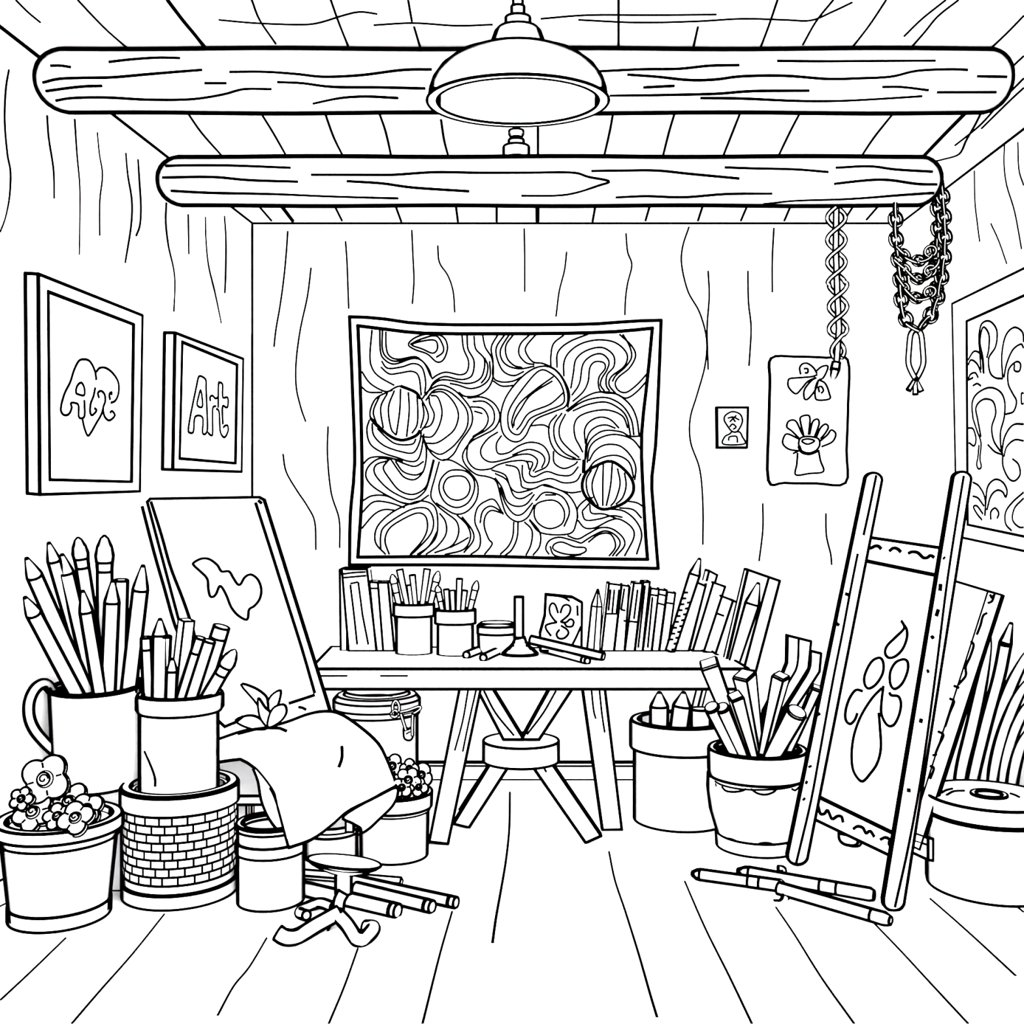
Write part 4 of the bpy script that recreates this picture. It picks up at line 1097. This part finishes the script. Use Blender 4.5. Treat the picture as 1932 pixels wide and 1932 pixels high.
def bent(pts, half, yb, label):
    t = thing('bent_stick', P(pts[0][0], pts[0][1], yb), label, 'stick', 'bent flat sticks in the bulging jar')
    m = MB(6, 28); L_ = []; R_ = []
    for (x, y, h_) in pts: L_.append(P(x-h_, y-h_*.22, yb)); R_.append(P(x+h_, y+h_*.28, yb))
    m.prism(L_+R_[::-1], (0, .02, 0)); m.line([P(x-h_*.05, y, yb-.001) for x, y, h_ in pts], 4.5); m.build('slat', WOOD, t)
bent([(1508, 1204, 22), (1505, 1255, 20), (1490, 1285, 17), (1455, 1345, 14), (1440, 1420, 8)], 0, 4.60, 'wide bent flat stick rising highest above the jar')
bent([(1531, 1228, 18), (1528, 1262, 18), (1506, 1300, 16), (1470, 1360, 12), (1450, 1425, 8)], 0, 4.63, 'second bent flat stick behind the highest one')

# easel ---------------------------------------------------------------
t = thing('easel', P(1600, 1650, 4.1), 'tall leaning wooden easel with paint marks at right', 'easel')
def leg(topL, topR, botR, botL, yt, ybm, lines, marks, w=6.6):
    # rounded ends: outline of the front face, extruded backwards
    out = [botL]+[(topL[0]+(topR[0]-topL[0])*(1-math.cos(PI*i/12))/2, topL[1]-14*math.sin(PI*i/12)) for i in range(13)]+[(botR[0]+(botL[0]-botR[0])*(1-math.cos(PI*i/12))/2, botR[1]+16*math.sin(PI*i/12)) for i in range(12)]
    pl = on_plane(P(*topL, yt), (P(*topR, yt)-P(*topL, yt)).cross(P(*botL, ybm)-P(*topL, yt)).normalized())
    m = MB(w, 50); fp_ = [pl(*q) for q in out]; m.prism(fp_, (0, .016, 0)); n = up_from(fp_[0], newell(fp_).normalized())
    put(m, lambda a, b: pl(a, b)-n*.001, lines, 4.8, True); put(m, lambda a, b: pl(a, b)-n*.002, marks, 7)
    m.build('leg', WOOD, t)
leg((1632, 906), (1664, 906), (1524, 1615), (1486, 1613), 4.60, 4.272, '1653,897 1640,960 1629,1010\n1618,1045 1605,1110 1590,1190 1570,1290 1550,1400 1530,1510 1502,1628', '1594,1120 1600,1122\n1578,1176 1583,1180\n1543,1345 1546,1350\n1527,1444 1529,1448\n1519,1475 1523,1477\n1515,1506 1518,1509')
leg((1798, 904), (1832, 906), (1706, 1702), (1667, 1696), 4.20, 3.806, '1818,898 1803,990 1785,1110 1765,1270 1740,1450 1715,1590 1688,1712', '1779,1052 1782,1054\n1774,1102 1773,1115\n1770,1150 1766,1163\n1756,1204 1761,1201\n1748,1267 1752,1266\n1738,1356 1736,1364\n1714,1487 1714,1495')
def tilt(px, z0=None):                                # depth of the easel plane along its width
    return 0
e1, e2 = P(1632, 906, 4.66), P(1506, 1613, 4.36); e3 = P(1815, 906, 4.27)
en = up_from(e1, (e3-e1).cross(e2-e1).normalized())
def board(name, pts, off, thick, w, lines='', wl=5, mat=WOOD, parent=None, soft=True):
    pl = on_plane(e1+en*off, en); m = MB(w); m.prism([pl(*q) for q in pts], en*thick)
    if lines: put(m, on_plane(e1+en*(off-.001), en), lines, wl, soft)
    return m.build(name, mat, parent)
board('top_rail', [(1622, 1011), (1790, 1036), (1783, 1088), (1612, 1053)], .045, .02, 7.5, '''1620,1028 1628,1022 1636,1024 1634,1030 1622,1031 1620,1028
1636,1024 1642,1034 1652,1030 1658,1031 1663,1036
1678,1040 1686,1034 1694,1036 1700,1042
1714,1044 1722,1041 1732,1043 1742,1052 1750,1052 1756,1048 1763,1052''', 6.5, parent=t)
board('tray', [(1515, 1490), (1700, 1580), (1702, 1625), (1508, 1532)], .045, .03, 7, '''1525,1518 1528,1523 1535,1517 1543,1520 1548,1535 1556,1535 1562,1529 1570,1545 1580,1540 1588,1541 1591,1552
1610,1564 1618,1559 1628,1562 1634,1572 1642,1568 1650,1579
1661,1584 1670,1580 1678,1584 1678,1594 1688,1594''', 6, parent=t)
board('tray_end', [(1715, 1568), (1751, 1581), (1751, 1622), (1712, 1604)], .07, .03, 6.5, '1728,1587 1750,1594', 4, parent=t)
m = MB(7, 50); pl = on_plane(e1+en*.06, en); m.prism([pl(*q) for q in sm2(S('1583,1572 1584,1584 1592,1592 1604,1595 1615,1594 1620,1586 1620,1580'), 3)], en*.02); m.build('tray_knob', WOOD, t)
t2 = thing('painted_canvas', P(1700, 1560, 4.2), 'slanted canvas with simple flower petals, held on the easel', 'canvas')
board('panel', [(1615, 1040), (1890, 1123), (1735, 1605), (1529, 1502)], .075, .012, 5.4, '''1701,1172 1706,1185 1690,1202 1674,1218 1670,1232 1677,1241 1690,1238 1703,1225 1711,1205 1711,1188 1705,1178 1701,1172
1660,1241 1645,1248 1633,1270 1631,1288 1638,1299 1652,1292 1665,1272 1667,1252 1660,1241
1705,1244 1690,1250 1680,1268 1680,1290 1688,1300 1702,1290 1712,1268 1713,1250 1705,1244
1628,1304 1615,1302 1603,1318 1596,1340 1596,1358 1604,1366 1613,1358 1618,1345
1678,1307 1682,1312 1695,1314 1700,1328 1696,1350 1686,1368 1674,1368 1664,1350 1663,1330 1667,1294
1664,1298 1645,1318 1625,1350 1612,1385 1607,1420 1609,1450 1618,1468 1628,1474 1640,1462 1655,1440 1662,1410 1660,1370 1658,1345''', 5.5, PAPER, t2)
board('edge_strip', [(1864, 1116), (1890, 1123), (1735, 1603), (1712, 1592)], .066, .008, 4.4, '''1868,1122 1872,1128 1876,1122 1872,1134 1864,1138
1863,1156 1855,1162 1850,1180 1843,1198
1832,1210 1837,1218 1830,1240 1822,1258 1822,1275 1808,1292
1800,1294 1810,1298
1792,1318 1800,1324 1792,1345 1783,1372
1770,1380 1780,1387 1772,1405 1765,1422
1760,1425 1768,1423
1755,1445 1762,1450 1755,1470''', 5, PAPER, t2)

# jar with lid and reeds at far right
Y = 4.05; px = 1866; f0 = fh(Y)
t = thing('lidded_jar', ((px-966)*Y/F, Y, 0), 'wide plain jar with ringed lid at the far right edge', 'jar')
lathe_part('body', t, px, Y, [(0, f0), (108, f0), (110, f0-12), (110, 1530), (0, 1530)], 7, crease=45)
lathe_part('lid', t, px, Y, [(0, 1534), (112, 1534), (112, 1501), (0, 1501)], 7, lines=None, crease=25)
k = Y/F; zl = H-(1500-966)*k; X = (px-966)*k
m = MB(5); m.lathe((X, Y-.0, zl), [(24*k, 0), (32*k, 0), (32*k, 3*k), (24*k, 3*k)], 36, loop=True); m.build('lid_ring', POT, t)
m = MB(5); put(m, on_z(zl+.001), '1776,1496 1785,1491 1797,1488\n1786,1500 1800,1493 1820,1492\n1906,1497 1915,1500 1923,1504', 4.5); m.build('lid_scratches', INK, t)
Y = 4.46; px = 1852; f0 = fh(Y)
t = thing('reed_vase', ((px-966)*Y/F, Y, 0), 'low vase hidden behind the lidded jar, holding tall reeds', 'vase')
lathe_part('body', t, px, Y, hollow(50, f0, 60, 1512, 6), 5)
def blade(pts, label, yb=4.42, yt=4.15, kind='reed'):
    n = len(pts)-1; q = [V((x, y, h_)) for x, y, h_ in pts]; q = smooth(q, 5); N = len(q)-1
    m = MB(6, 50); m.tube([P(v.x, v.y, yb+(yt-yb)*i/N) for i, v in enumerate(q)], [max(.6, v.z)*4.3/F for v in q], 10)
    t = tag(m.build(kind, CLOTH), label, 'reed', 'reeds behind the lidded jar')
    return t
blade([(1806, 1520, 10), (1815, 1450, 11), (1832, 1380, 11), (1850, 1300, 9), (1864, 1230, 4), (1867, 1196, 1)], 'leftmost thin reed behind the lidded jar')
t = thing('pencil', P(1835, 1520, 4.4), 'long cone tipped pencil standing among the reeds', 'pencil')
m = MB(6, 40); q = smooth([V(a) for a in ((1826, 1520, 0), (1840, 1450, 0), (1862, 1360, 0), (1885, 1275, 0), (1897, 1214, 0))], 5); m.tube([P(v.x, v.y, 4.40-.012*i) for i, v in enumerate(q)], .0215, 14); m.build('shaft', WOOD, t)
k = 4.15/F; spin(MB(6, 28), P(1897, 1214, 4.16), P(1908, 1175, 4.16), [(0, 0), (.0215, 0), (.019, .15), (.003, .97), (0, 1)]).build('tip', WOOD, t)
blade([(1852, 1520, 10), (1858, 1450, 11), (1880, 1370, 11), (1905, 1300, 10), (1932, 1245, 6), (1945, 1225, 1)], 'reed curving right, just after the pencil')
blade([(1868, 1520, 9), (1876, 1450, 10), (1892, 1385, 10), (1918, 1320, 8), (1945, 1275, 1)], 'second reed curving right at the picture edge', 4.40, 4.12)
blade([(1888, 1520, 9), (1895, 1450, 10), (1910, 1390, 9), (1930, 1345, 7), (1950, 1315, 1)], 'third reed curving right at the picture edge', 4.38, 4.10)
blade([(1905, 1520, 9), (1912, 1460, 10), (1925, 1410, 8), (1944, 1370, 1)], 'shortest reed at the right picture edge', 4.37, 4.09)

# pens on the right floor
def pen(a, b, wd, label, r, clip=None):
    t = thing('marker_pen', P(*a), label, 'pen', 'pens on the right floor'); A, B_ = P(*a), P(*b); k = a[2]/F; R_ = wd/2*k
    spin(MB(6, 28), A, B_, [(0, 0), (R_*.35, .0), (R_*.85, .05), (R_, .09), (0, .09)], 16).build('nib', WOOD, t)
    spin(MB(6, 28), A, B_, [(0, .09), (R_, .09), (R_, .62), (0, .62)], 16).build('barrel', WOOD, t)
    spin(MB(6, 28), A, B_, [(0, .62), (R_*1.04, .62), (R_*1.04, .74), (0, .74)], 16).build('band', METAL, t)
    spin(MB(6, 40), A, B_, [(0, .74), (R_*1.04, .74), (R_*1.04, .975), (R_*.7, 1), (0, 1)], 16).build('cap', WOOD, t)
    if clip: MB(5, 50).tube(smooth([P(*p) for p in clip], 4), .009, 8).build('clip', METAL, t)
    return t
pen(lay(1392, 1643), lay(1649, 1689), 22, 'upper pen with a hooked clip on the right floor', .012, [(1478, 1655, 4.10), (1478, 1640, 4.1), (1468, 1638, 4.1)])
pen(lay(1306, 1648), lay(1478, 1672), 20, 'left pen whose nib points left on the right floor', .012)
t = thing('paint_brush', P(1460, 1670, 3.95), 'long handled hook ended brush lying nearest on the right floor', 'brush')
spin(MB(6.5, 28), P(*lay(1470, 1676)), P(*lay(1645, 1727)), [(0, 0), (.022, 0), (.022, 1), (0, 1)], 16).build('handle', WOOD, t)
spin(MB(6.5, 50), P(*lay(1645, 1727)), P(*lay(1680, 1737)), [(0, 0), (.022, 0), (.022, .7), (.013, 1), (0, 1)], 16).build('end_cap', WOOD, t)
MB(6.5, 50).tube(smooth([P(*p) for p in ((1482, 1680, 3.96), (1482, 1694, 3.93), (1475, 1705, 3.90), (1462, 1706, 3.90))], 4), .013, 10).build('hook', METAL, t)

# chains hanging from the rear beam -----------------------------------
t = thing('hanging_garland', P(1578, 387, 4.3), 'twisted cord garland ending in a small brush, hanging above the poster', 'garland')
k = 4.3/F
MB(3.4, 80).tube([P(1578, 385, 4.3), P(1577, 470, 4.3), P(1580, 560, 4.3), P(1583, 620, 4.3), P(1578, 690, 4.3)], 5*k, 10).build('cord', CLOTH, t)
for s_ in (0, PI):
    pts = []
    N = 96
    for i in range(N+1):
        y = 390+285*i/N; a = 2*PI*(i/N)*3.4+s_; am = 17 if i/N < .85 else 12
        pts.append(P(1578+am*math.sin(a)+(3 if i/N > .5 else 0), y, 4.3+am*k*.9*math.cos(a)))
    MB(3.6, 80).tube(pts, 3.4*k, 8).build('twisted_strand', CLOTH, t)
pencil_tip = MB(5.5, 30); spin(pencil_tip, P(1578, 684, 4.3), P(1571, 719, 4.3), [(0, 0), (7*k, 0), (8*k, .4), (0, .4)], 12); pencil_tip.build('bead', METAL, t)
spin(MB(5.5, 30), P(1576, 697, 4.3), P(1570, 721, 4.3), [(0, 0), (7.5*k, 0), (5*k, .5), (0, 1)], 12).build('brush_tip', CLOTH, t)
def chain(parent, pts, step=19, rl=13.5, rw=11, wire=3.0, Y=4.3, seed=0, name='chain'):
    q = sm2(pts, 10); k = Y/F; L_ = [0]
    for a, b in zip(q, q[1:]): L_.append(L_[-1]+math.hypot(b[0]-a[0], b[1]-a[1]))
    n = int(L_[-1]/step); m = MB(3.2, 80)
    for i in range(n+1):
        s_ = min(L_[-1]-.01, i*step); j = next(jj for jj in range(len(L_)-1) if L_[jj+1] >= s_); f_ = (s_-L_[j])/max(1e-6, L_[j+1]-L_[j])
        c0 = P(q[j][0]+(q[j+1][0]-q[j][0])*f_, q[j][1]+(q[j+1][1]-q[j][1])*f_, Y)
        d = (P(*q[j+1], Y)-P(*q[j], Y)).normalized(); w_ = V((0, 1, 0)); s2 = d.cross(w_)
        tw = .35 if i % 2 else 1.1; sd = (s2*math.cos(tw)+w_*math.sin(tw)).normalized()
        pp = []
        for a in range(14):
            an = 2*PI*a/14; pp.append(c0+d*math.cos(an)*rl*k+sd*math.sin(an)*rw*1.25*k)
        m.tube(pp, wire*k, 6, closed=True)
    return m.build(name, METAL, parent)
t = thing('hanging_chain', P(1775, 350, 4.3), 'looped chain bundle with a tassel hanging from the rear beam end', 'chain')
chain(t, S('1690,395 1690,440 1694,480 1698,520 1700,560 1704,590 1716,612 1728,620'), name='chain_strand')
chain(t, S('1777,352 1781,400 1783,450 1780,500 1772,545 1764,580 1752,600 1738,616'), name='chain_strand')
chain(t, S('1768,375 1770,430 1766,480 1768,530 1762,575'), Y=4.33, name='chain_strand')
chain(t, S('1696,470 1712,486 1728,492 1748,486 1762,462'), 15, 11, 8, 2.6, 4.29, name='chain_swag')
chain(t, S('1696,498 1712,512 1730,526 1750,518 1766,490'), 15, 11, 8, 2.6, 4.29, name='chain_swag')
chain(t, S('1698,530 1712,550 1728,562 1748,558 1762,540'), 15, 11, 8, 2.6, 4.29, name='chain_swag')
for sx in (-1, 1):
    MB(5, 60).tube(smooth([P(1728+sx*x, y, 4.3) for x, y in ((3, 622), (10, 632), (13, 660), (14, 685), (8, 702), (0, 716))], 4), 4*k, 8).build('strap_loop', CLOTH, t)
m = MB(5, 60)
for x, y in ((1714, 736), (1727, 744), (1738, 738)): m.tube([P(1727, 714, 4.3), P(x, y, 4.3)], [2*k, 4*k], 8)
m.build('tassel', CLOTH, t)
# ------------------------------------------------------------------ light and camera
w = bpy.data.worlds.new('World'); bpy.context.scene.world = w; w.use_nodes = True
w.node_tree.nodes['Background'].inputs[0].default_value = (1, 1, 1, 1)
w.node_tree.nodes['Background'].inputs[1].default_value = 1.6
L = bpy.data.lights.new('lamp_light', 'POINT'); L.energy = 60; L.shadow_soft_size = .12
lo = bpy.data.objects.new('lamp_light', L); lo.location = lc+V((0, 0, -.02)); C.objects.link(lo)
sc = bpy.context.scene
sc.view_settings.view_transform = 'Standard'; sc.view_settings.look = 'None'; sc.view_settings.gamma = 1
sc.view_settings.exposure = 2.8
sc.cycles.max_bounces = 16; sc.cycles.diffuse_bounces = 12
cam = bpy.data.cameras.new('Camera'); cam.sensor_width = 36; cam.lens = 36*F/1932; cam.clip_start = .05
co = bpy.data.objects.new('Camera', cam); co.location = EYE; co.rotation_euler = (PI/2, 0, 0); C.objects.link(co)
sc.camera = co
